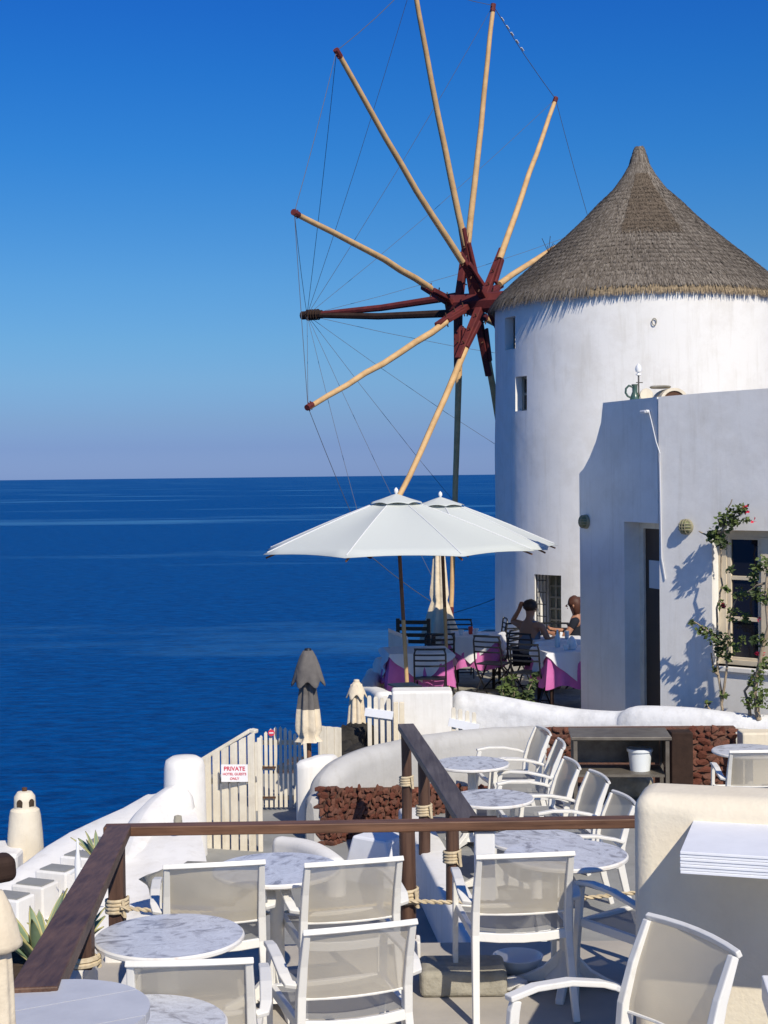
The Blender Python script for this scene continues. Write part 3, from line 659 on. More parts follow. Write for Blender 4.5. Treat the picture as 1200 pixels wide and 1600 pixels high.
g = G(); P = [[V((r * math.cos(a), y, .09 + r * math.sin(a))) for a in [2 * math.pi * k / 20 for k in range(20)]] for y, r in ((-.03, .0), (-.03, .075), (.03, .08), (.12, .05), (.12, 0))]; g.grid(P, close=True); g.obj('lamp_head', M['cream'], parent=t, smooth=40)
g = G(); g.tube([(0, .05, 0), (0, .05, .06)], .012, 6); g.obj('bracket', M['steel'], parent=t)

# ---------------------------------------------------------------- walls of the terraces
def pz(L): return [tuple(at(*q)) for q in L]
ridge('parapet_wall', pz([(722, 1079, 17.0), (770, 1086, 16.9), (830, 1096, 16.75), (900, 1107, 16.6), (965, 1111, 16.4), (985, 1105, 16.3), (1010, 1102, 16.2), (1090, 1107, 16.0), (1200, 1117, 15.8), (1300, 1122, 15.6)]), .3, -1.0, M['white_rough'], 'rough white parapet in front of the restaurant terrace and the house', 'wall')
cw = pz([(496, 1236, 13.30), (503, 1212, 13.35), (522, 1191, 13.5), (560, 1172, 13.8), (620, 1156, 14.2), (700, 1143, 14.7), (780, 1136, 15.2), (840, 1134, 15.65), (900, 1134, 15.8), (1000, 1134, 15.8), (1150, 1136, 15.75), (1290, 1140, 15.7)])
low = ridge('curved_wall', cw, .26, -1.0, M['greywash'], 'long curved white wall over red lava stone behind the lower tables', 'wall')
# lava stone facing, one object per stone
def stone_mesh(k):
    bm = bmesh.new()
    for i in range(14):
        v = V((random.gauss(0, 1), random.gauss(0, 1), random.gauss(0, 1))).normalized(); bm.verts.new(V((v.x * .5, v.y * .5, v.z * .5)) * random.uniform(.85, 1.1))
    r = bmesh.ops.convex_hull(bm, input=bm.verts); bmesh.ops.delete(bm, geom=[x for x in r['geom_interior'] if isinstance(x, bmesh.types.BMVert)], context='VERTS')
    me = bpy.data.meshes.new('lava_stone'); bm.to_mesh(me); bm.free(); me.materials.append(LAVA[k % 3]); return me
SM = [stone_mesh(k) for k in range(15)]
OVER = G()
def facing(parent, P0, P1, zt, zb, size, maxn, ragged=0.0, off=.0):
    P0, P1 = V(P0), V(P1); d = P1 - P0; L = d.length; d.normalize(); nrm = V((d.y, -d.x, 0))
    nrow = max(1, int((zt(0) - zb(0)) / (size * .82))); cnt = 0
    for j in range(nrow + 3):
        x = random.uniform(0, size)
        while x < L:
            w_ = size * random.uniform(.62, 1.7)
            z = zb(x / L) + (j + .5) * size * .82 + random.uniform(-.012, .012)
            if z < zt(x / L) - size * .1 and cnt >= maxn:
                me = random.choice(SM); q = P0 + d * x; mw = Matrix.Translation((q.x, q.y, z)) @ Matrix.Rotation(math.atan2(d.y, d.x), 4, 'Z') @ Matrix.Diagonal((w_ * 1.2, size * .45, size * 1.15, 1))
                OVER.add([mw @ v.co for v in me.vertices], [tuple(p.vertices) for p in me.polygons])
            if z < zt(x / L) - size * .1 and cnt < maxn:
                o = link(bpy.data.objects.new('lava_stone', random.choice(SM))); o.parent = parent
                q = P0 + d * x; o.location = (q.x + nrm.x * off, q.y + nrm.y * off, z)
                o.scale = (w_ * 1.25, size * .45, size * random.uniform(.9, 1.4)); o.rotation_euler = (random.uniform(-.4, .4), random.uniform(-.5, .5), math.atan2(d.y, d.x) + random.uniform(-.2, .2)); cnt += 1
            x += w_ * .98
    return cnt
# left stone face
lf = thing('lava_stone_wall', 'dark red lava stone retaining wall under the curved white wall by the gate', 'wall')
path = [V((p[0], p[1], 0)) for p in cw[:7]]; path[0] += V((-.03, -.06, 0))
LP = []
for i in range(len(path)):
    d = path[min(i + 1, 6)] - path[max(i - 1, 0)]; d.normalize(); LP.append(path[i] + V((d.y, -d.x, 0)) * .19)
LP.insert(0, LP[0] + V((-.13, .05, 0)))
top = [atz(478, 1228, 0)] * 0
zlav = lambda p: 2.75 - (1230 - 742) * p.y / F
g = G()
for i in range(len(LP) - 1):
    p, q = LP[i], LP[i + 1]; dd = (q - p); L = dd.length; dd.normalize(); nn = V((dd.y, -dd.x, 0))
    g.prism([(0, -.9), (L, -.9), (L, zlav(q) - .015), (0, zlav(p) - .015)], p - nn * .03, dd, (0, 0, 1), -nn, .1)
g.obj('mortar', M['mortar'], parent=lf)
left_ = 292
for i in range(len(LP) - 1):
    p, q = LP[i], LP[i + 1]
    left_ -= facing(lf, p, q, lambda t: zlav(p) * (1 - t) + zlav(q) * t, lambda t: -.66, .064, left_)
if OVER.v: OVER.obj('small_lava_stones', LAVA[0], parent=lf, kind='stuff')
# white pillar end of the curved wall
ridge('gate_pillar', [tuple(at(478, 1186, 13.75)), tuple(at(500, 1180, 13.8)), tuple(at(512, 1178, 14.0))], .22, -1.0, M['white'], 'low white wall end between the arched gate and the curved wall', 'wall', rnd=.3)
# right stone faces
b0 = at(846, 1145, 15.55); b1 = at(1150, 1143, 15.5); b0.z = b1.z = 0
rf = thing('lava_stone_panel', 'dark red lava stone wall behind the steel shelf and right hand table', 'wall')
dd = (b1 - b0).normalized(); nn = V((dd.y, -dd.x, 0)); g = G()
g.prism([(0, -.6), ((b1 - b0).length, -.6), ((b1 - b0).length, .10), (0, .10)], b0 - nn * .02, dd, (0, 0, 1), -nn, .12); g.obj('mortar', M['mortar'], parent=rf)
facing(rf, b0, b0 + (b1 - b0) * .17, lambda t: .11, lambda t: -.5, .075, 60)
facing(rf, b0 + (b1 - b0) * .66, b1, lambda t: .11, lambda t: -.5, .085, 120)
g = G(); c = at(1180, 1142, 15.3); g.box((c.x + .12, c.y, (c.z - 1) / 2), (.56, .25, c.z + 1)); tag(g.obj('wall_pier', M['cream'], bevel=.02), 'cream wall pier at the right end of the lava stone', 'wall')
g = G(); c = at(1063, 1142, 15.35); g.box((c.x, c.y, (c.z - .5) / 2), (.22, .2, c.z + .5)); tag(g.obj('dark_post', M['darkwood'], bevel=.01), 'dark square post between the steel shelf and the lava stone', 'post')
g = G(); c = at(800, 1240, 15.25)

# white block and side parapet of the restaurant terrace
g = G(); c0 = at(612, 1080, 16.6); c1 = at(707, 1076, 16.6); g.box(((c0.x + c1.x) / 2, 16.75, (c0.z - 1.2) / 2), (c1.x - c0.x, .34, c0.z + 1.2))
tag(g.obj('white_block_wall', M['white'], bevel=.03, seg=3), 'square white wall block under the large open parasol', 'wall')
ridge('side_parapet', pz([(600, 1080, 17.05), (585, 1074, 18.0), (572, 1071, 19.0), (585, 1045, 20.5)]), .22, -1.5, M['white'], 'white side parapet running back from the wall block toward the sea', 'wall', rnd=.3)
g = G(); c0 = at(607, 1022, 21.0); c1 = at(638, 1022, 21.0); zt = at(607, 987, 21).z
g.prism([(c0.x, -1), (c1.x, -1), (c1.x, zt - .12), (c0.x, zt)], (0, 21.0, 0), (1, 0, 0), (0, 0, 1), (0, 1, 0), .5); tag(g.obj('planter_box', M['white'], bevel=.01), 'white plastered planter box at the seaward edge of the restaurant', 'planter')
g = G(); c0 = at(602, 1035, 20.3); g.lathe([(.17, -1.2), (.17, -.02 + c0.z), (.13, c0.z + .06), (0, c0.z + .09)], c=(c0.x, c0.y, 0), n=20); tag(g.obj('round_bollard', M['white'], smooth=50), 'rounded white bollard below the planter box by the first table', 'wall')

# kerb wall under the stair rail
kA = V((.60, 8.9, 0)); kB = V((.20, 12.9, 0)); kd = (kB - kA).normalized(); kn = V((kd.y, -kd.x, 0))
ridge('kerb_wall', [tuple(kA + V((.0, 0, -.12))), tuple((kA + kB) / 2 + V((0, 0, -.12))), tuple(kB + V((0, 0, -.12)))], .22, F0 - .1, M['white'], 'low white kerb wall carrying the receding handrail posts', 'wall', rnd=.12)
# added white block, turned from the sun so its face reads as blue shade
g = G(); q = at(572, 1345, 11.9); g.prism([(-.30, F0 - .1), (.30, F0 - .1), (.20, -.13), (-.14, -.13)], (q.x, 11.9, 0), rotz((1, 0, 0), R(-38)), (0, 0, 1), rotz((0, 1, 0), R(-38)), .3)
tag(g.obj('shade_block', M['shelf'], bevel=.02), 'small added white block turned from the sun for a shaded face below the lava stone', 'wall')
ridge('ramp_wall', pz([(440, 1306, 12.4), (470, 1310, 12.2), (500, 1322, 11.9), (525, 1340, 11.6)]), .16, F0 - .1, M['white'], 'low sloping white wall foot in front of the lava stone', 'wall', rnd=.4)

# right wall with counter shelf
rw = thing('garden_wall', 'thick rounded cream white wall at the right holding a white slatted shelf', 'wall')
g = G(); c0 = at(1004, 1300, 7.0); ex_ = V((math.cos(R(-17)), math.sin(R(-17)), 0)); cw_ = V((c0.x - .04, 7.02, 0)) + ex_ * 1.62; g.box((cw_.x, cw_.y, (1.28) / 2 - .05), (3.2, .36, 1.28 + .1), R(-17)); g.obj('wall', M['cream'], parent=rw, bevel=.085, seg=6, smooth=40)
for o in [x for x in bpy.data.objects if x.parent == rw]:
    o.data.materials.clear(); o.data.materials.append(mat('warm_whitewash', (.78, .70, .55), .9, .1, col2=(.68, .59, .45), scale=2.2, mixr=(.4, .8), bump=[(4, .4, .02), (45, .4, .006)]))
sh = thing('shelf', 'white counter shelf of stacked slats on the right wall throwing a diagonal shadow', 'shelf', (1.385, 6.79, 0), R(-17))
zt_ = 1.175
for k in range(7):
    g = G(); g.box((.955, -.30 + .004 * (k % 2), zt_ - .0065 - k * .0135), (1.9 + .004 * (k % 2), .60, .012)); g.obj('slat', M['shelf'], parent=sh, bevel=.002)
g = G(); c = at(1178, 1532, 5.9); g.box((c.x + .5, c.y - .3, c.z - .05), (1.0, .6, .10), R(-8)); g.box((c.x + .75, c.y - .3, c.z / 2 - .05), (.2, .2, c.z - .1), R(-8)); tag(g.obj('side_table', M['shelf'], bevel=.006), 'white side table corner at the lower right edge of the picture', 'table')

# ---------------------------------------------------------------- left side: pillar, slope, stairs, chimney
pc = at(288, 1182, 12.9)
g = G(); g.lathe([(.20, -1.4), (.185, -.3), (.175, pc.z - .09), (.16, pc.z - .03), (.11, pc.z), (0, pc.z + .01)], c=(pc.x, pc.y, 0), n=36); tag(g.obj('gate_post', M['white'], smooth=50), 'round topped white gate pillar left of the private sign fence', 'pillar')
sil = [(300, 1236, 13.2), (262, 1238, 13.1), (232, 1241, 12.9), (195, 1262, 12.6), (150, 1282, 12.2), (110, 1301, 11.8), (75, 1322, 11.5), (45, 1345, 11.2), (10, 1370, 10.9), (-60, 1400, 10.6)]
near = [(352, 1520, 9.6), (312, 1545, 9.3), (265, 1570, 9.1), (215, 1590, 9.0), (170, 1600, 8.95), (130, 1610, 8.9), (90, 1620, 8.9), (40, 1630, 8.9), (-10, 1650, 8.9), (-70, 1670, 8.9)]
g = G(); P = []
for i in range(0, 46):
    t = i / 5; k = min(int(t), 8); f = t - k
    a = at(*[sil[k][j] * (1 - f) + sil[k + 1][j] * f for j in range(3)]); b = at(*[near[k][j] * (1 - f) + near[k + 1][j] * f for j in range(3)])
    row = [a + V((-.10, .25, -1.6)), a + V((-.08, .16, -.10)), a + V((-.03, .07, -.02))]
    for j in range(13):
        s = j / 12; p = a * (1 - s) + b * s; p.z += .10 * math.sin(math.pi * s) * (.5 + .5 * noise.noise(V((i * .12, s * 3, 0)))) + .012 * noise.noise(V((i * .5, s * 6, 3)))
        if j == 0: p.z -= 0
        row.append(p)
    row.append(b + V((0, -.1, -2))); P.append(row)
g.grid(P); tag(g.obj('sloping_wall', M['white'], smooth=60), 'smooth white plastered slope descending to the left above the sea', 'wall')
ridge('shoulder_wall', pz([(275, 1225, 12.7), (252, 1240, 12.5), (230, 1264, 12.2), (212, 1300, 11.8), (198, 1350, 11.3)]), .34, -1.6, M['white'], 'rounded white shoulder wall leaning against the gate pillar', 'wall')
# wall lamp on the shoulder
c = at(278, 1283, 11.75); g = G(); g.lathe([(.0, -.05), (.03, -.045), (.035, 0), (.03, .04), (0, .05)], c=c, n=12); tag(g.obj('step_light', M['stone_grey'], smooth=60), 'small shell shaped lamp on the white wall beside the gate pillar', 'lamp')
g = G()
# stairs
st = thing('white_stairs', 'white stairs with grey treads climbing the plastered slope at the left', 'stairs')
for k, (px, py, D) in enumerate([(16, 1397, 10.0), (55, 1377, 10.35), (91, 1355, 10.7), (128, 1333, 11.05), (163, 1312, 11.4)]):
    c = at(px, py, D); 
    g = G(); g.box((c.x, c.y, c.z - .30), (.26, .20, .58), R(-22)); s_ = g.obj('step', M['white'], parent=st, bevel=.012)
    g = G(); g.box((c.x, c.y, c.z - .008), (.21, .15, .016), R(-22)); g.obj('tread', M['grey_floor'], parent=s_)
# chimney
c = at(40, 1330, 12.4); S_ = 12.4 / F
ch = thing('chimney', 'cream plastered chimney with small arched openings above the sea', 'chimney', (c.x, c.y, c.z))
g = G(); g.lathe([(.155, -1.5), (.150, 0), (.142, .15), (.128, .30), (.118, .345), (.09, .365), (.088, .42), (.085, .46), (.06, .495), (0, .505)], n=28); g.obj('chimney_body', M['cream'], parent=ch, smooth=40)
for a in (-104, -38):
    g = G(); r_ = .082; d = V((math.cos(R(a)), math.sin(R(a)), 0)); e = V((-d.y, d.x, 0))
    g.prism([(-.024, -.03), (.023, -.032), (.025, .01), (.014, .026), (0, .032), (-.016, .025), (-.025, .008)], d * (r_ - .01) + V((0, 0, .415)), e, (0, 0, 1), d, .02); g.obj('flue_opening', M['soil'], parent=ch)
g = G(); g.lathe([(.02, .49), (.022, .53), (0, .535)], n=10); g.obj('chimney_cap', M['rust'], parent=ch)
g = G(); c = at(5, 1328, 12.2); g.box((c.x - .3, c.y + .1, c.z - .8), (.9, .5, 1.6)); tag(g.obj('low_white_wall', M['white'], bevel=.03), 'low white wall at the foot of the chimney', 'wall')

# fence with the sign
def boards_fence(name, label, cat, x0, x1, D0_, D1_, tops, zb, n, gap, mt, th=.025, bname='board'):
    t = thing(name, label, cat)
    for k in range(n):
        f0 = (k + gap / 2) / n; f1 = (k + 1 - gap / 2) / n
        q = []
        for f in (f0, f1):
            px = x0 + (x1 - x0) * f; D = D0_ + (D1_ - D0_) * f; q.append((px, D, tops(f)))
        a = at(q[0][0], q[0][2], q[0][1]); b = at(q[1][0], q[1][2], q[1][1]); e = V((b.x - a.x, b.y - a.y, 0)); L = e.length; e.normalize(); n_ = V((e.y, -e.x, 0))
        g = G(); g.prism([(0, zb), (L, zb), (L, b.z), (L / 2, (a.z + b.z) / 2 + .004), (0, a.z)], V((a.x, a.y, 0)), e, (0, 0, 1), n_, th); g.obj(bname, mt, parent=t, bevel=.003)
    return t
f1 = boards_fence('fence_panel', 'cream board fence with sloping top carrying the private sign', 'fence', 318, 400, 13.15, 13.0, lambda f: 1187 - 44 * f, F0 - .02, 6, .26, M['boards'])
g = G(); a = at(316, 1187, 13.19); b = at(392, 1141, 13.05); g.beam(a, b, .06, .035); g.beam(b, at(401, 1143, 13.02), .06, .035)
g.obj('top_rail', M['boards'], parent=f1, bevel=.008)
g = G(); a = at(318, 1290, 13.19); b = at(400, 1288, 13.05); g.beam(a, b, .03, .05); a = at(318, 1220, 13.19); b = at(400, 1218, 13.05); g.beam(a, b, .03, .05); g.obj('cross_rail', M['boards'], parent=f1)
g = G(); a = at(405, 1150, 12.98); g.box((a.x, a.y + .02, (a.z + F0) / 2 - .02), (.04, .05, a.z - F0)); g.obj('fence_post', M['boards'], parent=f1, bevel=.004)
sg = thing('private_sign', 'white sign reading PRIVATE HOTEL GUESTS ONLY in red on the board fence', 'sign', at(366.5, 1208, 12.98), R(-3))
g = G(); g.box((0, 0, 0), (.232, .008, .150)); g.obj('sign_plate', M['signwhite'], parent=sg)
def text(s, size, loc, parent, mt, bold=0, width=None):
    c = bpy.data.curves.new('lettering', 'FONT'); c.body = s; c.size = size; c.align_x = 'CENTER'; c.align_y = 'CENTER'; c.extrude = .0006; c.offset = bold
    tmp = link(bpy.data.objects.new('lettering', c)); dg = bpy.context.evaluated_depsgraph_get(); me = bpy.data.meshes.new_from_object(tmp.evaluated_get(dg)); bpy.data.objects.remove(tmp)
    me.materials.clear(); me.materials.append(mt); o = link(bpy.data.objects.new('lettering', me)); o.parent = parent; o.location = loc; o.rotation_euler = (R(90), 0, 0)
    return o
text('PRIVATE', .050, (0, -.0055, .038), sg, M['signred'], .0012); text('HOTEL GUESTS', .030, (0, -.0055, -.008), sg, M['signred'], .0006); text('ONLY', .030, (0, -.0055, -.048), sg, M['signred'], .0006)

# arched gate
gt = thing('arched_gate', 'white arched picket gate with a small round no entry sign', 'gate')
npk = 9
for k in range(npk):
    f = (k + .5) / npk; px = 404 + 68 * f; top = 1163 - 27 * math.sin(math.pi * (.12 + .80 * f)) ** 1.0 
    D = 14.6; a = at(px, top, D); zb = F0 + .03
    g = G(); w_ = .030; g.prism([(-w_ / 2, zb), (w_ / 2, zb), (w_ / 2, a.z - .01), (0, a.z + .008), (-w_ / 2, a.z - .01)], V((a.x, a.y, 0)), (1, 0, 0), (0, 0, 1), (0, -1, 0), .018); g.obj('picket', M['boards'], parent=gt)
for py in (1160, 1199, 1246):
    g = G(); a = at(403, py, 14.64); b = at(473, py, 14.64); g.beam(a, b, .022, .045); g.obj('gate_rail', M['boards'], parent=gt)
for py in (1199, 1246):
    g = G(); a = at(408, py, 14.56); b = at(431, py, 14.56); g.beam(a, b, .008, .018); g.obj('hinge', M['rust'], parent=gt)
g = G(); a = at(403, 1160, 14.6); g.box((a.x - .02, a.y, (a.z + F0) / 2), (.05, .05, a.z - F0)); g.obj('gate_post', M['boards'], parent=gt)
g = G(); a = at(473, 1160, 14.6); g.box((a.x + .03, a.y, (a.z + F0) / 2), (.05, .05, a.z - F0)); g.obj('gate_post', M['boards'], parent=gt)
c = at(424, 1145, 14.56); ns = thing('no_entry_sign', 'tiny round red and white no entry sign on the arched gate', 'sign', c)
g = G(); g.prism([(.032 * math.cos(2 * math.pi * k / 20), .032 * math.sin(2 * math.pi * k / 20)) for k in range(20)], (0, -.004, 0), (1, 0, 0), (0, 0, 1), (0, 1, 0), .006); g.obj('sign_disc', M['signred'], parent=ns)
g = G(); g.box((0, -.006, 0), (.042, .003, .012)); g.obj('sign_bar', M['signwhite'], parent=ns)
# board panel right of the folded parasol by the gate
boards_fence('board_screen', 'cream board screen behind the folded parasol by the gate', 'fence', 496, 531, 14.9, 15.2, lambda f: 1134 + 3 * f, F0 - .02, 3, .08, M['boards'])
# small picket gates of the restaurant
def pickets(name, label, x0, x1, y0, y1, yb, D, n, barz):
    t = thing(name, label, 'gate')
    for k in range(n):
        f = (k + .5) / n; a = at(x0 + (x1 - x0) * f, y0 + (y1 - y0) * f, D); b = at(x0 + (x1 - x0) * f, yb, D)
        g = G(); w_ = .045; g.prism([(-w_ / 2, b.z), (w_ / 2, b.z), (w_ / 2, a.z - .02), (w_ * .3, a.z), (-w_ * .3, a.z), (-w_ / 2, a.z - .02)], V((a.x, a.y, 0)), (1, 0, 0), (0, 0, 1), (0, -1, 0), .022); g.obj('picket', M['boards'], parent=t, bevel=.003)
    a = at(x0 - 2, y0 + barz, D - .03); b = at(x1 + 2, y1 + barz, D - .03); g = G(); g.beam(a, b, .03, .085); g.obj('gate_rail', M['stone_grey'] if 0 else M['shelf'], parent=t)
    return t
pickets('picket_gate', 'small white picket gate left of the square white wall block', 572, 612, 1086, 1092, 1168, 16.2, 4, 26)
pickets('picket_gate', 'short white picket gate right of the square white wall block', 703, 746, 1104, 1114, 1150, 16.0, 4, 24)
g = G(); a = at(622, 1098, 16.3); g.box((a.x - .025, 16.35, (a.z - 1) / 2), (.055, .05, a.z + 1)); tag(g.obj('gate_jamb', M['cream'], bevel=.005), 'left one of two cream wooden jambs against the white wall block', 'post')
g = G(); g.box((a.x + .04, 16.35, (a.z - 1) / 2), (.055, .05, a.z + 1)); tag(g.obj('gate_jamb', M['cream'], bevel=.005), 'right one of two cream wooden jambs against the white wall block', 'post')
# dark rocks
def rock(c, s, mt, sub=3, sq=(1, 1, .8), seed=0, amp=.35):
    bm = bmesh.new(); bmesh.ops.create_icosphere(bm, subdivisions=sub, radius=1)
    for v in bm.verts:
        n_ = noise.noise(v.co * 1.6 + V((seed, seed * 2, 0))) * amp + noise.noise(v.co * 4 + V((seed, 0, 0))) * amp * .35
        v.co = V((v.co.x * sq[0], v.co.y * sq[1], v.co.z * sq[2])) * (1 + n_) * s + V(c)
    me = bpy.data.meshes.new('rock'); bm.to_mesh(me); bm.free(); me.materials.append(mt); me.polygons.foreach_set('use_smooth', [True] * len(me.polygons)); return link(bpy.data.objects.new('lava_rock', me))
for k, (px, py, D, s, lb) in enumerate([(545, 1165, 16.6, .26, 'black lava boulder below the small folded cream parasol'), (532, 1178, 16.0, .17, 'black lava rock beside the cream board screen'), (565, 1150, 17.0, .20, 'black lava rock behind the left picket gate'), (556, 1190, 15.4, .18, 'black lava rock just behind the curved wall')]):
    tag(rock(at(px, py, D), s, M['darkrock'], seed=k * 3.1, amp=.5), lb, 'rock')

# ---------------------------------------------------------------- parasols
def canopy(radius, drop, n=8, a0=0, sag=.05):
    g = G(); P = []
    for j in range(9):
        s = j / 8; row = []
        for k in range(n * 6):
            a = a0 + 2 * math.pi * k / (n * 6); f = (k % 6) / 6; edge = math.cos(math.pi / n) / math.cos((f - .5) * 2 * math.pi / n) if False else 1 - (1 - math.cos(math.pi / n)) * (1 - (2 * f - 1) ** 2)
            r_ = radius * s * (edge - .025 * s * (1 - (2 * f - 1) ** 2)); z = -drop * s ** 1.12 - sag * math.sin(math.pi * s) * (1 - (2 * f - 1) ** 2) * .8 + .02 * s * (1 - (2 * f - 1) ** 2)
            row.append(V((max(r_, .001) * math.cos(a), max(r_, .001) * math.sin(a), z)))
        P.append(row)
    g.grid(P, close=True); return g
def parasol(px, peak_y, D, rad, zbase, lean, label, a0):
    top = at(px, peak_y, D); t = thing('parasol', label, 'parasol', (top.x + lean, D, zbase), group='large white parasols of the restaurant'); h = top.z - zbase
    g = canopy(rad, .66, 8, a0); o = g.obj('canopy', M['canvas'], parent=t, smooth=12, loc=(-lean, 0, h - .03)); sm = o.modifiers.new('thick', 'SOLIDIFY'); sm.thickness = .004
    g = canopy(.34, .12, 8, a0, .01); o2 = g.obj('vent_cap', M['canvas'], parent=o, smooth=12, loc=(0, 0, .035)); sm = o2.modifiers.new('thick', 'SOLIDIFY'); sm.thickness = .004
    g = G(); g.tube([(0, 0, 0), (-lean * .45, 0, h * .45)], .025, 10); g.obj('pole', M['gold'], parent=t, smooth=40)
    g = G(); g.tube([(-lean * .45, 0, h * .45), (-lean, 0, h - .05)], .024, 10); g.tube([(-lean * .93, 0, h - .75), (-lean * .96, 0, h - .62)], [.03, .05], 10); g.obj('pole', M['pole'], parent=t, smooth=40, label='dark upper half of the pole')
    for k in range(8):
        a = a0 + math.pi / 4 * k; g = G(); g.tube([V((rad * q * math.cos(a), rad * q * math.sin(a), -.66 * q ** 1.12 + .004)) for q in (.2, .4, .6, .8, .97)], .006, 5); g.obj('seam', M['cloth'], parent=o)
    g = G(); g.lathe([(.012, 0), (.028, .03), (.024, .06), (0, .085)], n=10); g.obj('finial', M['ceramic'], parent=t, loc=(-lean, 0, h), smooth=50)
    for k in range(8):
        a = a0 + math.pi / 4 * k; g = G(); e = V((rad * .98 * math.cos(a), rad * .98 * math.sin(a), -.70)); g.beam((0, 0, -.05), e, .015, .02)
        g.beam((0, 0, -.62), V((e.x * .5, e.y * .5, -.36)), .012, .015); g.obj('rib', M['pole'], parent=t, loc=(-lean, 0, h - .03))
    return t
parasol(619, 772, 18.5, 1.75, FR, .13, 'large open white parasol at the front of the restaurant terrace', R(205))
parasol(688, 777, 20.6, 1.66, FR, .08, 'open white parasol partly hidden behind the larger one', R(10))
def closed(name, px, ty, by, D, rt, rm, rb, zb, mt, label, cap=None, split=None, cat='parasol', tie=None, hood=None, pole=M['pole'], n=28):
    a = at(px, ty, D); b = at(px, by, D); h = a.z - b.z
    t = thing(name, label, cat, (a.x, a.y, zb))
    g = G(); H0 = b.z - zb; pr = []; NS = 16
    for i in range(NS + 1):
        f = i / NS; r_ = rb + (rm - rb) * min(1, f / .35) if f < .35 else rm + (rt - rm) * (f - .35) / .65
        if tie is not None: r_ *= 1 - .28 * math.exp(-((f - tie) / .035) ** 2)
        pr.append((r_, H0 + f * h * .97))
    pr.append((.0, H0 + h))
    vs = []
    P = []
    for r_, z in pr:
        P.append([V((max(.001, r_ * (1 + .16 * math.cos(7 * u + 1.5 * z) + .05 * math.cos(13 * u))) * math.cos(u), max(.001, r_ * (1 + .16 * math.cos(7 * u + 1.5 * z) + .05 * math.cos(13 * u))) * math.sin(u), z)) for u in [2 * math.pi * k / 56 for k in range(56)]])
    g.grid(P, close=True); g.add(P[0], [tuple(range(56))])
    if split: g.mi = [1 if (f_[0] // 56) / NS > split else 0 for f_ in g.f]
    g.obj('folded_canopy', [mt, cap or mt], parent=t, smooth=70)
    if hood:
        hr, hh = hood; g = G(); P = []
        for r_, f in ((.02, -.05), (.30, -.03), (.50, .15), (.70, .42), (.86, .7), (1.0, .93), (.98, 1.0), (.85, .96)):
            P.append([V((hr * r_ * (1 + .09 * r_ * math.cos(6 * u)) * math.cos(u), hr * r_ * (1 + .09 * r_ * math.cos(6 * u)) * math.sin(u), H0 + h - hh * f - .03 * r_ * math.cos(6 * u) * f)) for u in [2 * math.pi * k / 48 for k in range(48)]])
        g.grid(P, close=True); g.obj('hood', cap or mt, parent=t, smooth=70)
    g = G(); g.tube([(0, 0, 0), (0, 0, H0 + .1)], .022, 10); g.obj('pole', pole, parent=t)
    g = G(); g.lathe([(.02, H0 + h - .01), (.035, H0 + h + .01), (.03, H0 + h + .03), (0, H0 + h + .035)], n=12); g.obj('finial', M['black'] if cap else mt, parent=t)
    return t
closed('folded_parasol', 481, 1018, 1158, 14.1, .035, .098, .118, F0, M['canvas_cream'], 'folded cream parasol beside the arched gate, hood and upper canopy coloured grey as shade', cap=M['canvas_shade'], hood=(.150, .30), tie=.06, split=.34)  # shade painted in: hood and canopy above the split use the dark canvas
closed('folded_parasol', 557, 1066, 1172, 17.0, .06, .10, .12, -1.4, M['canvas_cream'], 'small folded cream parasol with a round hood above the black rocks', hood=(.115, .16))
closed('folded_parasol', 686, 850, 1003, 23.3, .075, .15, .30, FR, M['canvas_cream'], 'tall folded cream parasol tied in the middle under the open parasols', tie=.42, hood=(.12, .12))
c = at(-8, 1470, 4.2); t = thing('folded_parasol', 'folded cream parasol at the lower left edge of the picture', 'parasol', (c.x, c.y, c.z))
g = G(); g.lathe([(.045, -.012), (.066, -.022), (.075, -.014), (.076, 0), (.070, .012), (.062, .05), (.045, .10), (.025, .14), (0, .15)], n=48, wob=.02, lobes=7); g.obj('hood', M['canvas_cream'], parent=t, smooth=60)
g = G(); g.lathe([(.058, -.75), (.056, -.5), (.054, -.3), (.05, -.15), (.046, -.06), (.04, 0)], n=64, wob=.05, lobes=9); g.obj('folded_canopy', M['canvas_cream'], parent=t, smooth=60)

# ---------------------------------------------------------------- handrails
def coil(g, c, r_, n=3, rr=.011, dz=.022, a=0):
    pts = []; m_ = n * 12
    for k in range(m_ + 1):
        u = 2 * math.pi * k / 12 + a; pts.append(V((c[0] + r_ * math.cos(u), c[1] + r_ * math.sin(u), c[2] + dz * (k / 12 - n / 2))))
    g.tube(pts, rr, 6)
def twist(g, p, q, sag, r_=.008, pitch=.045):
    p, q = V(p), V(q); L = (q - p).length; n = int(L / pitch * 6)
    d = (q - p).normalized(); u = d.orthogonal().normalized(); w_ = d.cross(u)
    for s in (0, math.pi):
        pts = []
        for i in range(n + 1):
            t = i / n; a = s + 2 * math.pi * t * L / pitch / 1.0 * .5
            pts.append(p + (q - p) * t - V((0, 0, sag * 4 * t * (1 - t))) + (u * math.cos(a) + w_ * math.sin(a)) * r_ * .75)
        g.tube(pts, r_, 5)
fr = thing('handrail', 'long dark brown wooden handrail crossing the picture with rope tied posts', 'railing')
a = at(158, 1304, 8.55); b = at(1085, 1280, 8.6); a.z = b.z = .745; a.z = .742
g = G(); g.beam(a + V((.02, 0, 0)), b, .10, .055); g.obj('top_rail', M['rail_x'], parent=fr, bevel=.006)
P1x = at(637, 1400, 8.55).x
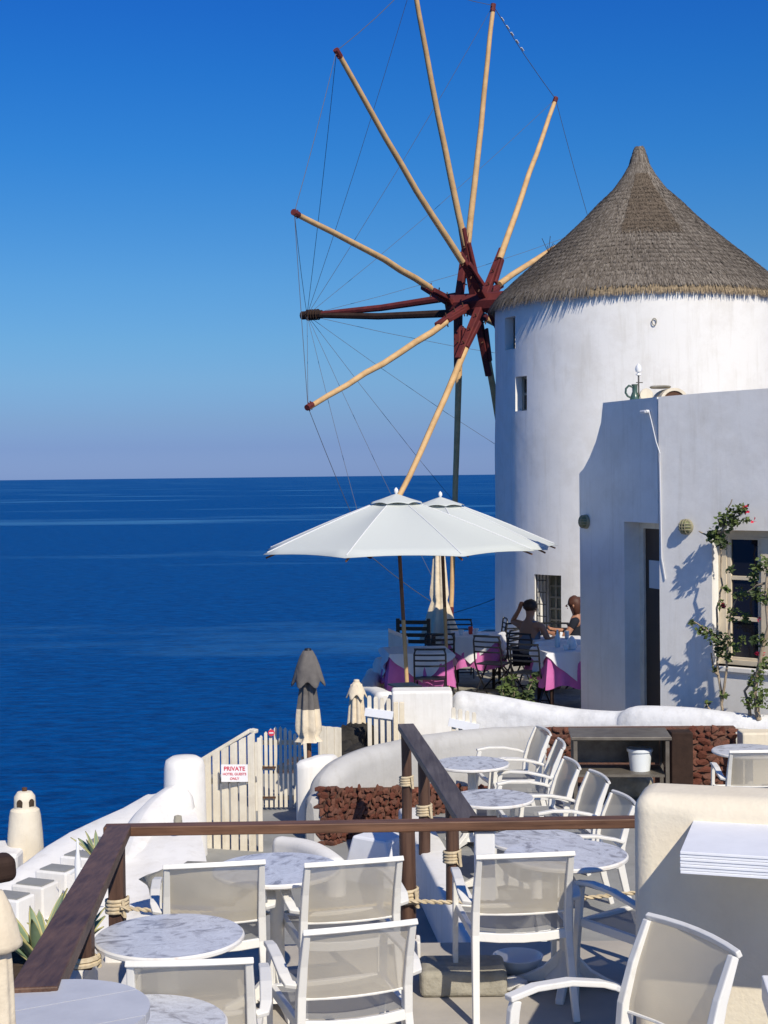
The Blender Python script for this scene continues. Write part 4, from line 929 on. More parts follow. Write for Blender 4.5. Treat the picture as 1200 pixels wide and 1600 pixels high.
def post(parent, x, y, zb, zt_, wd=.09, ropez=None, base=True, round_=False, name='post', mt=None):
    g = G()
    if round_: g.tube([(x, y, zb), (x + .004, y, (zb + zt_) / 2), (x, y, zt_)], wd / 2, 14)
    else: g.box((x, y, (zb + zt_) / 2), (wd, wd, zt_ - zb))
    o = g.obj(name, mt or M['rail_z'], parent=parent, bevel=0 if round_ else .006, smooth=40 if round_ else False)
    if ropez is not None:
        g = G(); coil(g, (x, y, ropez), wd / 2 * (1.12 if round_ else 1.28) + .006, 4, rr=.0105, dz=.021, a=random.random())
        g.tube([(x + wd * .4, y - wd * .5, ropez - .03), (x + wd * .62, y - wd * .7, ropez - .05), (x + wd * .5, y - wd * .7, ropez + .045)], .011, 6)
        g.obj('rope_binding', M['rope'], parent=o, smooth=60)
    if base:
        g = G(); g.box((x, y, zb + .0), (wd * 1.5, wd * 1.5, .10)); g.obj('post_foot', M['white'], parent=o, bevel=.01)
post(fr, at(183, 1400, 8.55).x, 8.55, 0, .717, ropez=2.75 - (1422 - 747) * 8.5 / F, wd=.088)
post(fr, P1x, 8.55, .05, .717, ropez=2.75 - (1408 - 743) * 8.5 / F, wd=.092, round_=True)
post(fr, at(1075, 1400, 8.55).x, 8.55, 0, .717)
# left rail toward the viewer
lr = thing('handrail', 'broad dark handrail rising toward the viewer over the agave plants at the left', 'railing')
q0 = V((-1.535, 8.58, .742)); q1 = at(52, 1560, 4.8)
g = G(); g.beam(q0, q1, .135, .05, w2=.155, h2=.07); g.obj('top_rail', M['rail_y'], parent=lr, bevel=.006)
f_ = .56; pm = q0 * (1 - f_) + q1 * f_
post(lr, at(131, 1460, pm.y).x, pm.y, at(131, 1512, pm.y).z, pm.z - .03, wd=.08, base=False)
g = G(); c = at(125, 1512, pm.y); coil(g, (at(131, 1460, pm.y).x, pm.y, c.z + .03), .065, 2, rr=.012); g.obj('rope_binding', M['rope'], parent=lr)
g = G(); c = at(-40, 1352, 6.3); g.beam(c + V((-.4, -.3, -.04)), at(22, 1352, 6.3), .13, .11); tag(g.obj('rail_end', M['darkwood'], bevel=.035, seg=4), 'rounded dark wooden rail end at the left edge of the picture', 'railing')
# receding rail above the kerb
rr_ = thing('handrail', 'weathered grey brown handrail receding from the long rail toward the white block', 'railing')
r0 = atz(738, 1288, .655); r1 = atz(634, 1131, .655)
g = G(); g.beam(V((r0.x, r0.y, .63)), V((r1.x, r1.y, .63)), .135, .055); g.obj('top_rail', M['rail_grey'], parent=rr_, bevel=.006)
for px, D, ry, rd in ((636, 12.5, 1222, .085), (663, 11.4, 1268, .09), (706, 10.1, 1342, .09)):
    x = at(px, 1300, D).x; post(rr_, x, D, -.14, .6, wd=rd, ropez=2.75 - (ry - 742) * D / F, round_=True, base=False)
g = G(); x = at(757, 1330, 9.0).x; g.box((x, 9.0, .12), (.12, .12, 1.0)); nw = tag(g.obj('newel_post', M['shelf'], bevel=.01), 'grey square newel post with a dark cap behind the long rail', 'post')
g = G(); g.box((x, 9.0, .65), (.17, .17, .06)); g.obj('post_cap', M['darkwood'], parent=nw, bevel=.01)
g = G(); rz_ = 2.75 - (1410 - 743) * 8.5 / F
twist(g, (P1x, 8.47, rz_), (at(1010, 1395, 8.5).x, 8.47, rz_ + .04), .03); twist(g, (at(190, 1420, 8.5).x, 8.47, rz_ - .02), (P1x, 8.47, rz_), .05)
tag(g.obj('rope', M['rope'], smooth=60), 'twisted natural rope strung between the handrail posts', 'rope')

# ---------------------------------------------------------------- white armchairs
def make_chair(loc, a, label, group):
    t = thing('armchair', label, 'chair', loc, a, group)
    for s in (-1, 1):
        g = G(); pts = [(s * .255, -.335, 0), (s * .245, -.27, .22), (s * .238, -.225, .43), (s * .236, -.235, .56), (s * .234, -.275, .70), (s * .232, -.335, .845)]
        g.sweep(pts, [.034, .036, .038, .038, .034, .030], [.035, .045, .055, .052, .042, .03], (1, 0, 0)); g.obj('leg', M['chair'], parent=t, bevel=.005)
        g = G(); g.sweep([(s * .268, .255, 0), (s * .268, .245, .3), (s * .268, .215, .60), (s * .268, .205, .635)], [.026, .028, .03, .03], [.028, .034, .04, .035], (1, 0, 0)); g.obj('leg', M['chair'], parent=t, bevel=.005)
        g = G(); g.sweep([(s * .252, -.238, .60), (s * .285, -.225, .605), (s * .292, -.17, .625), (s * .288, -.03, .655), (s * .28, .12, .662), (s * .27, .235, .645)], [.03, .045, .048, .05, .048, .044], [.022] * 6, (1, 0, 0)); g.obj('armrest', M['chair'], parent=t, bevel=.005)
    g = G(); g.sweep([(x, -.345 - .028 * (1 - (x / .25) ** 2), .853 + .006 * (1 - (x / .25) ** 2)) for x in (-.25, -.17, -.08, 0, .08, .17, .25)], .026, .020, (0, .5, 1)); g.obj('top_bar', M['chair'], parent=t, bevel=.004)
    g = G(); P = []
    for j in range(9):
        z = .535 + .31 * j / 8; yy = np.interp(z, [.43, .56, .70, .845], [-.225, -.235, -.275, -.335])
        P.append([V((x, yy - .030 * (1 - (x / .22) ** 2), z)) for x in np.linspace(-.220, .220, 11)])
    g.grid(P); g.obj('backrest', M['sling'], parent=t, smooth=60)
    for c_ in (0, 10): g = G(); g.tube([P[j][c_] + V((0, -.002, 0)) for j in range(9)], .0045, 5); g.obj('piping', M['chair'], parent=t)
    g = G(); P2 = [P[0][0], P[0][3], P[0][5], P[0][7], P[0][10]]; g.tube(P2, .006, 6); g.obj('hem', M['chair'], parent=t)
    g = G(); g.sweep([(x, -.235 - .02 * (1 - (x / .24) ** 2), .425 - .012 * (1 - (x / .24) ** 2)) for x in (-.24, -.12, 0, .12, .24)], .045, .03, (0, .15, 1)); g.sweep([(-.262, .225, .44), (0, .235, .435), (.262, .225, .44)], .03, .03, (0, 0, 1))
    for s in (-1, 1): g.beam((s * .243, -.22, .425), (s * .256, .225, .44), .026, .045)
    g.obj('seat_frame', M['chair'], parent=t, bevel=.004)
    g = G(); g.grid([[V((x, y, .452 - .022 * (1 - (x / .24) ** 2))) for x in np.linspace(-.236, .236, 9)] for y in np.linspace(-.22, .235, 7)]); g.obj('seat', M['sling_seat'], parent=t, smooth=60)
    return t
GRP1 = 'white armchairs around the marble tables on the upper terrace'; GRP2 = 'white armchairs in a row on the lower terrace'
def cpos(px, D, floor, yaw, off=.34):
    x = at(px, 1350, D).x; d = rotz((0, 1, 0), yaw); return V((x + d.x * off, D + d.y * off, floor))
ch0 = make_chair(cpos(553, 7.35, F1, R(14)), R(14), 'white armchair in the middle with its back to us, upper of two overlapping', GRP1)
dup(ch0, cpos(335, 7.33, F1, R(9)), R(9), 'white armchair behind the foreground marble table by the left rail', GRP1)
dup(ch0, cpos(562, 6.28, F1, R(17)), R(17), 'white armchair at bottom centre overlapping the one behind it', GRP1)
dup(ch0, cpos(821, 7.44, F1, R(6)), R(6), 'white armchair with see-through back in front of the right hand marble table', GRP1)
dup(ch0, cpos(294, 5.85, F1, R(3)), R(3), 'white armchair seen at the bottom left behind the lowest marble table', GRP1)
nc = dup(ch0, V((.83, 5.62, 0)), R(117), 'near white armchair at the bottom right turned to the left', GRP1); nc.scale = (1.12, 1.12, 1.12)
dup(ch0, V((1.33, 7.68, 0)), R(38), 'white armchair half hidden behind the right wall', GRP1)
for k, (x0, y0, x1, y1, lb) in enumerate([(839, 1136, 858, 1148, 'farthest white armchair of the row beside the steel shelf'), (872, 1156, 879, 1169, 'second white armchair from the far end of the row'),
        (882, 1185, 904, 1201, 'middle white armchair of the row facing the small marble tables'), (921, 1205, 950, 1223, 'fourth white armchair of the row in front of the steel shelf'), (956, 1237, 993, 1259, 'nearest white armchair of the row, cut by the long handrail')]):
    a = atz(x0, y0, F0 + .85); b = atz(x1, y1, F0 + .85); d = b - a; c = (a + b) / 2; f = V((d.y, -d.x, 0)).normalized()     # faces left
    if f.x > 0: f = -f
    dup(ch0, V((c.x + f.x * .34, c.y + f.y * .34, F0)), math.atan2(-f.x, f.y), lb, GRP2)
GRP3 = GRP2
c = atz(1185, 1175, F0 + .85); dup(ch0, V((c.x, c.y + .34, F0)), R(0), 'white armchair at the far right table seen from behind above the wall', 'white armchairs on the far side of the lower terrace')
c = atz(690, 1180, F0 + .62); dup(ch0, V((.62, 12.5, F0)), R(-80), 'white armchair mostly hidden behind the small marble tables', GRP2) if False else None

# ---------------------------------------------------------------- round tables
def make_table(loc, label, group, top=M['marble'], r=.332, h=.72, a=0, boards=False):
    t = thing('round_table', label, 'table', loc, a, group)
    if not boards:
        g = G(); g.lathe([(0, h - .028), (r - .012, h - .028), (r, h - .020), (r, h - .008), (r - .008, h - .0005)], n=64); g.obj('table_edge', M['marble_edge'], parent=t, smooth=35)
        g = G(); g.lathe([(r - .008, h - .0005), (0, h)], n=64); g.obj('tabletop', top, parent=t)
    else:
        nb = 5
        for k in range(nb):
            y0 = -r + 2 * r * k / nb + .0013; y1 = -r + 2 * r * (k + 1) / nb - .0013
            p = []
            for i in range(13): 
                y = y0 + (y1 - y0) * i / 12; p.append((math.sqrt(max(0, r * r - y * y)), y))
            poly = p + [(-x, y) for x, y in p[::-1]]
            g = G(); g.prism(poly, (0, 0, h - .03), (1, 0, 0), (0, 1, 0), (0, 0, 1), .03 + .001 * (k % 2)); g.obj('board', M['greyboard'], parent=t)
        g = G(); g.lathe([(0, h - .060), (r - .03, h - .060), (r - .03, h - .0305), (0, h - .0305)], n=40); g.obj('under_board', M['steel'], parent=t)
    g = G(); g.lathe([(.11, h - .05 - (.01 if boards else 0)), (.11, h - .03 - (.03 if boards else 0)), (.04, h - .06)][::-1] if 0 else [(.12, .05), (.05, .12), (.038, .2), (.036, h - .1), (.06, h - .06), (.11, h - (.06 if boards else .029))], n=20); g.obj('column', M['chair'], parent=t, smooth=40)
    for k in range(4):
        u = math.pi / 2 * k + math.pi / 4; e = V((math.cos(u), math.sin(u), 0)); n_ = V((-e.y, e.x, 0))
        g = G(); g.prism([(.02, .06), (.02, .22), (.07, .16), (.13, .10), (.22, .055), (.285, .03), (.29, 0), (.24, 0), (.20, .018), (.12, .03)], n_ * -.022, e, (0, 0, 1), n_, .044); g.obj('foot', M['chair'], parent=t, bevel=.006)
    return t
M['greyboard'] = mat('grey_painted_board', (.52, .53, .57), .5, .4, col2=(.44, .45, .49), scale=5, bump=[(20, .2, .003)])
TG = 'round marble tables on the upper terrace'; TL = 'round marble tables on the lower terrace'
t0 = make_table((at(265, 1463, 6.64).x, 6.64, 0), 'foreground round marble table with speckled grey top beside the left rail', TG, a=.3)
def tpos(px, py, fl): c = atz(px, py, fl + .72); return V((c.x, c.y, fl))
dup(t0, tpos(432, 1356, F1), 1.1, 'round marble table between the two left armchairs and the gate', TG)
dup(t0, tpos(884, 1333, F1), 2.1, 'round marble table beyond the see-through armchair at right', TG)
dup(t0, tpos(216, 1600, F1), 2.9, 'round marble table cut by the bottom edge, partly under the plank table', TG)
dup(t0, tpos(768, 1246, F0), .8, 'small looking marble table in the middle of the lower terrace row', TL)
dup(t0, tpos(737, 1192, F0), 1.7, 'farthest round marble table on the lower terrace by the curved wall', TL)
dup(t0, tpos(838, 1311, F0), 2.5, 'round marble table half hidden just below the long handrail', TL)
dup(t0, tpos(1170, 1172, F0), .2, 'round marble table at the far right in front of the lava stone', TL)
make_table((at(83, 1576, 4.63).x, 4.63, .38), 'grey painted plank topped round table in the lower left corner', TG, r=.297, boards=True, a=R(28))

# ---------------------------------------------------------------- bits on the terraces
g = G(); c = atz(725, 1560, 0); g.box((c.x, c.y + .15, .07), (.46, .30, .14)); tag(g.obj('stone_block', M['stone_grey'], bevel=.03, seg=4), 'low grey stone block on the terrace behind the middle armchairs', 'stone')
c = atz(812, 1530, 0); g = G(); g.lathe([(.05, 0), (.09, .02), (.13, .07), (.14, .10), (.13, .10), (.115, .07), (.06, .03), (0, .025)], c=(c.x, c.y + .1, 0), n=28); tag(g.obj('bowl', M['ceramic'], smooth=40), 'round white bowl on the floor under the right marble table', 'bowl')
for k, (px, py, s, lb) in enumerate([(800, 1545, .06, 'pale beach stone beside the grey stone block'), (822, 1553, .045, 'small pale stone in front of the white bowl')]):
    c = atz(px, py, 0); o = rock((c.x, c.y, s * .5), s, M['marble_edge'], seed=k + 9, sub=2, sq=(1.5, 1, .6)); o.name = 'beach_stone'; tag(o, lb, 'stone')
c = at(325, 1350, 10.2); o = rock((c.x, c.y, c.z - .12), .2, M['stone_grey'], seed=4, sq=(2, 1, .7)); o.name = 'boulder'; tag(o, 'rough brown stone at the foot of the board fence', 'rock')
c = atz(985, 1255, F0); o = rock((c.x, c.y + .3, F0 + .12), .2, M['stone_grey'], seed=6, sq=(1.6, 1, .7)); o.name = 'boulder'; tag(o, 'grey boulder below the steel shelf beside the row of chairs', 'rock')
# steel shelf
c0 = at(893, 1150, 14.6); c1 = at(1048, 1150, 14.3)
ct = thing('steel_shelf', 'open dark steel shelf unit with two levels against the lava stone', 'shelf', ((c0.x + c1.x) / 2, 14.55, F0), R(-4))
W_ = (c1.x - c0.x); ht = at(893, 1146, 14.6).z - F0
for sx in (-1, 1):
    for sy in (-1, 1): g = G(); g.box((sx * (W_ / 2 - .02), sy * .25, ht / 2 - .01), (.035, .035, ht - .02)); g.obj('leg', M['steel'], parent=ct)
g = G(); g.box((0, 0, ht), (W_ + .04, .56, .03)); g.obj('shelf_board', M['steel'], parent=ct, bevel=.004)
g = G(); g.box((0, 0, ht - .36), (W_ - .08, .5, .025)); g.obj('shelf_board', M['steel'], parent=ct)
g = G(); g.box((0, .262, ht - .17), (W_ - .08, .012, .32)); g.obj('back_panel', M['steel'], parent=ct)
g = G(); g.box((W_ / 2 - .015, 0, ht - .17), (.012, .44, .30)); g.obj('side_panel', M['steel'], parent=ct)
c = at(1000, 1207, 14.5); bk = thing('bucket', 'white plastic bucket with a lid on the lower steel shelf', 'bucket', (c.x, 14.5, F0 + ht - .347))
g = G(); g.lathe([(.095, 0), (.115, .19), (.12, .19), (.12, .20), (.0, .20)], n=28); g.obj('bucket_body', M['bucket'], parent=bk, smooth=40)
g = G(); g.lathe([(.125, .185), (.128, .20), (.125, .215), (0, .218)], n=28); g.obj('lid', M['bucket'], parent=bk, smooth=40)
# planter wall with agaves
g = G(); g.prism([(-3.0, 5.0), (-1.34, 5.0), (-1.40, 7.2), (-3.0, 7.4)], (0, 0, -.2), (1, 0, 0), (0, 1, 0), (0, 0, 1), .70); pl = tag(g.obj('planter', M['white'], bevel=.03), 'white masonry planter holding the agaves under the left rail', 'planter')
g = G(); g.prism([(-2.9, 5.1), (-1.44, 5.1), (-1.49, 7.1), (-2.9, 7.3)], (0, 0, .49), (1, 0, 0), (0, 1, 0), (0, 0, 1), .02); g.obj('soil', M['soil'], parent=pl)
def agave(x, y, z, size, n, label, seed):
    rnd = random.Random(seed); t = thing('agave', label, 'plant', (x, y, z), group='agaves under the left rail')
    for k in range(n):
        a = 2.4 * k; el = R(35 + 48 * (k / n)); L = size * rnd.uniform(.75, 1.05); wd = size * .085; g = G(); rows = []
        d = V((math.cos(a), math.sin(a), 0)); s_ = V((-d.y, d.x, 0)); p = d * .03; e = el
        for i in range(9):
            f = i / 8; w_ = wd * (.55 + .9 * math.sin(math.pi * min(f * .75 + .1, 1))) * (1 - f) ** .45 if f < 1 else .001
            dr = d * math.cos(e) + V((0, 0, math.sin(e))); up = s_.cross(dr); up = up if up.z > 0 else -up
            rows.append([p - s_ * w_ + up * w_ * .35, p - s_ * w_ * .80 + up * w_ * .22, p, p + s_ * w_ * .80 + up * w_ * .22, p + s_ * w_ + up * w_ * .35])
            p = p + dr * L / 8; e -= R(rnd.uniform(1, 4)); 
        g.grid(rows); g.mi = [1 if (i % 4) in (0, 3) else 0 for i in range(len(g.f))]
        o = g.obj('leaf', [M['agave'], M['agave_edge']], parent=t, smooth=80); sm = o.modifiers.new('thick', 'SOLIDIFY'); sm.thickness = .006
    return t
c = at(72, 1500, 6.9); agave(c.x - .02, 6.9, .50, .36, 17, 'large agave with yellow leaf margins nearest the viewer', 1)
c = at(118, 1470, 7.2 - .1); agave(c.x - .06, 7.35, .42, .26, 12, 'smaller agave behind the large one beside the rail', 2)
c = at(152, 1330, 9.9); agave(c.x, 9.9, c.z - .05, .20, 10, 'little agave by the top white stair', 3)
c = at(112, 1345, 9.6); g = G(); g.lathe([(.045, 0), (.06, .1), (.065, .11), (.0, .10)], c=(c.x + .12, c.y, c.z - .18), n=16)
c = at(122, 1370, 9.7); g = G(); g.lathe([(.022, -.6), (.022, .10), (.012, .16), (.008, .24), (0, .25)], c=c, n=10); g.tube([c + V((-.05, 0, .02)), c + V((0, 0, .06)), c + V((.06, 0, .03))], .012, 6); tag(g.obj('small_post', M['ceramic'], smooth=40), 'thin white post tied with cord beside the white stairs', 'post')

# ---------------------------------------------------------------- restaurant
def tcloth(g, sz, h, drop, diamond, seed, hang=.05):
    """cloth over a square table: flat top, hanging skirt with folds"""
    rnd = random.Random(seed); n = 26; pts = []
    for s in range(4):
        for k in range(n):
            f = k / n; c = [(-1, -1), (1, -1), (1, 1), (-1, 1)]; a, b = c[s], c[(s + 1) % 4]; pts.append((a[0] + (b[0] - a[0]) * f, a[1] + (b[1] - a[1]) * f, f))
    P = [[V((x * sz / 2 * .001, y * sz / 2 * .001, h)) for x, y, f in pts], [V((x * sz / 2, y * sz / 2, h)) for x, y, f in pts]]
    ph = rnd.uniform(0, 6)
    for j in range(1, 6):
        q = j / 5; row = []
        for i, (x, y, f) in enumerate(pts):
            l = math.hypot(x, y); wv = hang * q * (1 + .55 * math.sin(i * .92 + ph) + .3 * math.sin(i * .37 + ph * 2)); dl = drop * (1 + diamond * (1 - abs(2 * f - 1) * 2)) if diamond else drop * (1 + .06 * math.sin(i * .45 + ph))
            row.append(V((x * sz / 2 + x / l * wv, y * sz / 2 + y / l * wv, h - dl * q)))
        P.append(row)
    g.grid(P, close=True); return g
RG = 'restaurant tables with pink and white cloths'
def rtable(px, D, sz, a, label, seed, x=None):
    x = at(px, 1000, D).x if x is None else x
    t = thing('restaurant_table', label, 'table', (x, D, FR), a, RG); h = .745
    g = G(); g.box((0, 0, h - .02), (sz - .02, sz - .02, .03)); g.obj('tabletop', M['darkwood'], parent=t)
    for sx in (-1, 1):
        for sy in (-1, 1): g = G(); g.box((sx * (sz / 2 - .06), sy * (sz / 2 - .06), h / 2 - .02), (.04, .04, h - .04)); g.obj('leg', M['darkwood'], parent=t)
    g = G(); tcloth(g, sz + .004, h + .001, .44, 0, seed); tag(g.obj('tablecloth', M['pink'], smooth=60, loc=(x, D, FR)), 'pink under cloth on the ' + label, 'tablecloth', 'pink tablecloths').rotation_euler = (0, 0, a)
    g = G(); tcloth(g, sz + .03, h + .006, .20, .85, seed + 5, .045); tag(g.obj('tablecloth', M['cloth'], smooth=60, loc=(x, D, FR)), 'white over cloth on the ' + label, 'tablecloth', 'white tablecloths').rotation_euler = (0, 0, a)
    return V((x, D, FR + h + .006))
T1 = rtable(652, 19.75, .80, R(6), 'restaurant table at the front beside the parasol pole', 1)
T2 = rtable(742, 21.6, .74, R(-12), 'restaurant table between folded parasol and tower', 2)
T3 = rtable(871, 20.95, .70, R(4), 'shaded restaurant table where the two people sit', 3)
T4 = rtable(886, 19.65, .72, R(10), 'shaded restaurant table beside the doorway wall', 4)
def bistro(loc, a, label):
    t = thing('bistro_chair', label, 'chair', loc, a, 'black metal slatted chairs of the restaurant')
    r_ = .012
    for s in (-1, 1):
        g = G(); g.tube([(s * .20, .20, 0), (s * .20, -.05, .28), (s * .20, -.17, .47), (s * .20, -.21, .78), (s * .185, -.215, .83), (s * .15, -.217, .85)], r_, 7); g.obj('leg', M['black'], parent=t, smooth=50)
        g = G(); g.tube([(s * .18, -.24, 0), (s * .18, .02, .27), (s * .18, .17, .45)], r_, 7); g.obj('leg', M['black'], parent=t, smooth=50)
    for k, z in enumerate((.845, .77, .70, .63)):
        g = G(); g.sweep([(x, -.215 + .02 * (z - .85) / -.4 - .02 * (1 - (x / .2) ** 2), z) for x in (-.20, -.1, 0, .1, .20)], .022 if k else .026, .008, (0, 0, 1)); g.obj('slat', M['black'], parent=t)
    for k in range(6):
        g = G(); g.box((0, -.15 + .065 * k, .455), (.40, .045, .012)); g.obj('seat_slat', M['black'], parent=t)
    g = G(); g.tube([(-.2, .1, .08), (.2, .1, .08)], r_ * .8, 6); g.tube([(-.18, -.15, .1), (.18, -.15, .1)], r_ * .8, 6); g.obj('stretcher', M['black'], parent=t)
    return t
def bx(px, D): return (at(px, 1000, D).x, D, FR)
bc = bistro((bx(673, 19.05)[0], 19.2, FR), R(-4), 'black slatted chair in front of the first pink clothed table')
BG = 'black metal slatted chairs of the restaurant'
for px, D, a, lb in [(690, 21.0, -10, 'black slatted chair before the folded cream parasol'), (678, 20.9, 35, 'black slatted chair just left of the one before the folded parasol'),
                     (718, 22.6, 180, 'black slatted chair on the sea side of the middle table'), (768, 22.9, 95, 'black slatted chair seen edge on against the tower'),
                     (783, 21.35, 62, 'black slatted chair in sunlight between middle table and seated man'), (797, 22.4, 25, 'black slatted chair beside the tower wall behind the seated man'),
                     (829, 19.6, -28, 'black slatted chair with its back behind the green shrub'), (866, 21.9, 170, 'black slatted chair under the barred tower window'), (771, 20.6, -30, 'low black slatted chair beside the green shrub')]:
    dup(bc, bx(px, D), R(a), lb, BG)
# wooden chair
t = thing('wooden_chair', 'dark red wooden armchair on the sea side of the restaurant', 'chair', bx(650, 22.3), R(-12))
for s in (-1, 1):
    g = G(); g.box((s * .23, -.2, .47), (.05, .05, .94)); g.obj('leg', M['door'], parent=t); g = G(); g.box((s * .23, .22, .32), (.05, .05, .64)); g.obj('leg', M['door'], parent=t); g = G(); g.box((s * .23, .0, .655), (.06, .48, .03)); g.obj('armrest', M['door'], parent=t)
for k in range(4): g = G(); g.box((0, -.2, .60 + .095 * k), (.41, .025, .055)); g.obj('slat', M['door'], parent=t)
g = G(); g.box((0, .01, .43), (.41, .46, .04)); g.obj('seat', M['door'], parent=t)
# table ware
def ware(kind, p, dx, dy, label, cat, mt, prof, grp='tableware on the restaurant tables'):
    g = G(); g.lathe(prof, n=16); tag(g.obj(kind, mt, smooth=45, loc=p + V((dx, dy, .002))), label, cat, grp)
GL = [(.028, 0), (.034, .11), (.031, .11), (.026, .012), (0, .01)]; PL = [(.05, 0), (.11, .014), (.108, .018), (.05, .006), (0, .006)]; CU = [(.022, 0), (.04, .05), (.042, .07), (.038, .07), (.02, .01), (0, .01)]
BO = [(.035, 0), (.036, .13), (.015, .18), (.014, .23), (0, .23)]
ware('candle_glass', T2, -.06, .0, 'red candle glass on the middle restaurant table', 'candle', M['redglass'], GL)
ware('bowl', T2, -.2, -.05, 'cream bowl left of the red candle glass', 'bowl', M['ceramic'], CU); ware('plate', T2, .1, -.15, 'white plate at the right of the middle restaurant table', 'plate', M['ceramic'], PL); ware('cup', T2, .02, .1, 'white cup behind the red candle glass', 'cup', M['ceramic'], CU)
ware('juice_glass', T3, -.02, -.2, 'glass of orange juice before the woman in black', 'glass', M['orange'], GL); ware('water_glass', T3, .12, -.1, 'clear tumbler right of the orange juice', 'glass', M['glassware'], GL)
ware('cup', T3, .05, .12, 'white cup on the table of the two people', 'cup', M['ceramic'], CU)
ware('bottle', T4, -.10, .22, 'pale plastic water bottle on the nearest shaded table', 'bottle', M['glassware'], BO); ware('coffee_pot', T4, .06, -.02, 'white coffee pot on the nearest shaded table', 'pot', M['ceramic'], [(.05, 0), (.07, .05), (.05, .12), (.03, .15), (.01, .17), (0, .17)])
ware('cup', T4, -.03, -.12, 'white cup at the front of the nearest shaded table', 'cup', M['ceramic'], CU)
# sunlit folder leaning on the wall block
g = G(); c = at(640, 1078, 17.0); g.box((c.x - .05, c.y + .3, c.z + .01), (.30, .34, .02), R(20)); tag(g.obj('menu_folder', M['black'], bevel=.003), 'black menu folder lying behind the white wall block', 'folder')

# plants
def leafcloud(g, c, n, r_, size, rnd, mi=0, flat=1):
    for k in range(n):
        v = V((rnd.gauss(0, 1), rnd.gauss(0, 1) * flat, rnd.gauss(0, 1))); v = v.normalized() * (rnd.random() ** .5) * r_; p = c + v
        a = V((rnd.gauss(0, 1), rnd.gauss(0, 1), rnd.gauss(0, .6))).normalized(); b = a.orthogonal().normalized(); b = (b + a.cross(b) * rnd.uniform(-1, 1)).normalized(); s = size * rnd.uniform(.6, 1.3)
        cc = a.cross(b) * s * .12
        g.add([p - a * s * .6, p + b * s * .38 + cc, p + a * s * .7, p - b * s * .38 + cc], [(0, 1, 2), (0, 2, 3)], mi)
def bp(px, py, off, w_=0):           # a point in front of the house front wall
    s, z = plane(px, py, CB + nB * off, eB, nB); p = CB + nB * off + eB * s; p.z = z; return p
def bougainvillea(stems, leaves, flowers, label, seed):
    rnd = random.Random(seed); base = bp(*stems[0][0]); t = thing('bougainvillea', label, 'plant', (base.x, base.y, base.z - .5))
    inv = V((base.x, base.y, base.z - .5))
    for st_ in stems:
        pts = [bp(*q) - inv for q in st_]; Q = []
        for i in range(len(pts) - 1):
            for k in range(3): Q.append(pts[i].lerp(pts[i + 1], k / 3) + V((rnd.gauss(0, .006), rnd.gauss(0, .006), 0)))
        Q.append(pts[-1]); n = len(Q); w0 = st_[0][3] if len(st_[0]) > 3 else .016
        g = G(); g.tube(Q, [w0 * (1 - .65 * i / n) for i in range(n)], 7); g.obj('stem', M['bark'], parent=t, smooth=60)
    g = G()
    for px, py, off, r_, n in leaves: leafcloud(g, bp(px, py, off) - inv, int(n * 1.15), r_, .046, rnd, rnd.choice((0, 0, 1)))
    o = g.obj('foliage', [M['leaf'], M['leaf2']], parent=t, kind='stuff')
    for px, py, off, n in flowers:
        g = G(); leafcloud(g, bp(px, py, off) - inv, n, .03, .045, rnd); g.obj('flower', M['flower'], parent=t)
bougainvillea([[(1130, 1125, .25), (1126, 1090, .25), (1122, 1050, .24), (1121, 1000, .22), (1120, 950, .2), (1127, 915, .2), (1127, 870, .2), (1124, 845, .2), (1135, 800, .24), (1144, 780, .25)],
               [(1128, 1100, .25), (1133, 1060, .27), (1137, 1010, .28), (1140, 960, .3), (1155, 930, .3)], [(1124, 848, .2), (1110, 838, .2), (1092, 830, .2)],
               [(1121, 1000, .24), (1105, 985, .25), (1082, 970, .25)], [(1124, 1055, .25), (1113, 1045, .25), (1111, 1020, .24)], [(1127, 1120, .25), (1110, 1110, .26), (1101, 1098, .26)], [(1126, 835, .22), (1140, 815, .25), (1162, 800, .27)]],
              [(1120, 835, .22, .10, 60), (1133, 815, .22, .12, 110), (1146, 800, .24, .09, 50), (1160, 795, .26, .07, 45), (1150, 815, .24, .07, 40), (1165, 813, .26, .05, 20), (1110, 840, .22, .06, 28), (1128, 848, .22, .09, 50),
               (1082, 973, .25, .035, 14), (1095, 985, .25, .06, 30), (1106, 988, .25, .06, 30), (1118, 998, .24, .09, 55), (1125, 1015, .26, .09, 55), (1135, 1000, .28, .09, 45), (1138, 1025, .27, .07, 35), (1133, 920, .22, .05, 25), (1145, 960, .3, .09, 40),
               (1128, 945, .24, .05, 22), (1158, 930, .3, .09, 50), (1165, 965, .3, .07, 35), (1150, 1012, .3, .06, 26), (1117, 1045, .25, .04, 16), (1131, 1086, .25, .05, 24), (1105, 1100, .26, .045, 10), (1140, 890, .28, .05, 18)],
              [(1163, 793, .26, 9), (1166, 800, .27, 5), (1130, 946, .25, 7), (1177, 814, .28, 3), (1186, 967, .3, 4), (1185, 1020, .3, 6)], 'flowering bougainvillea with thin pale stems climbing beside the house window', 5)
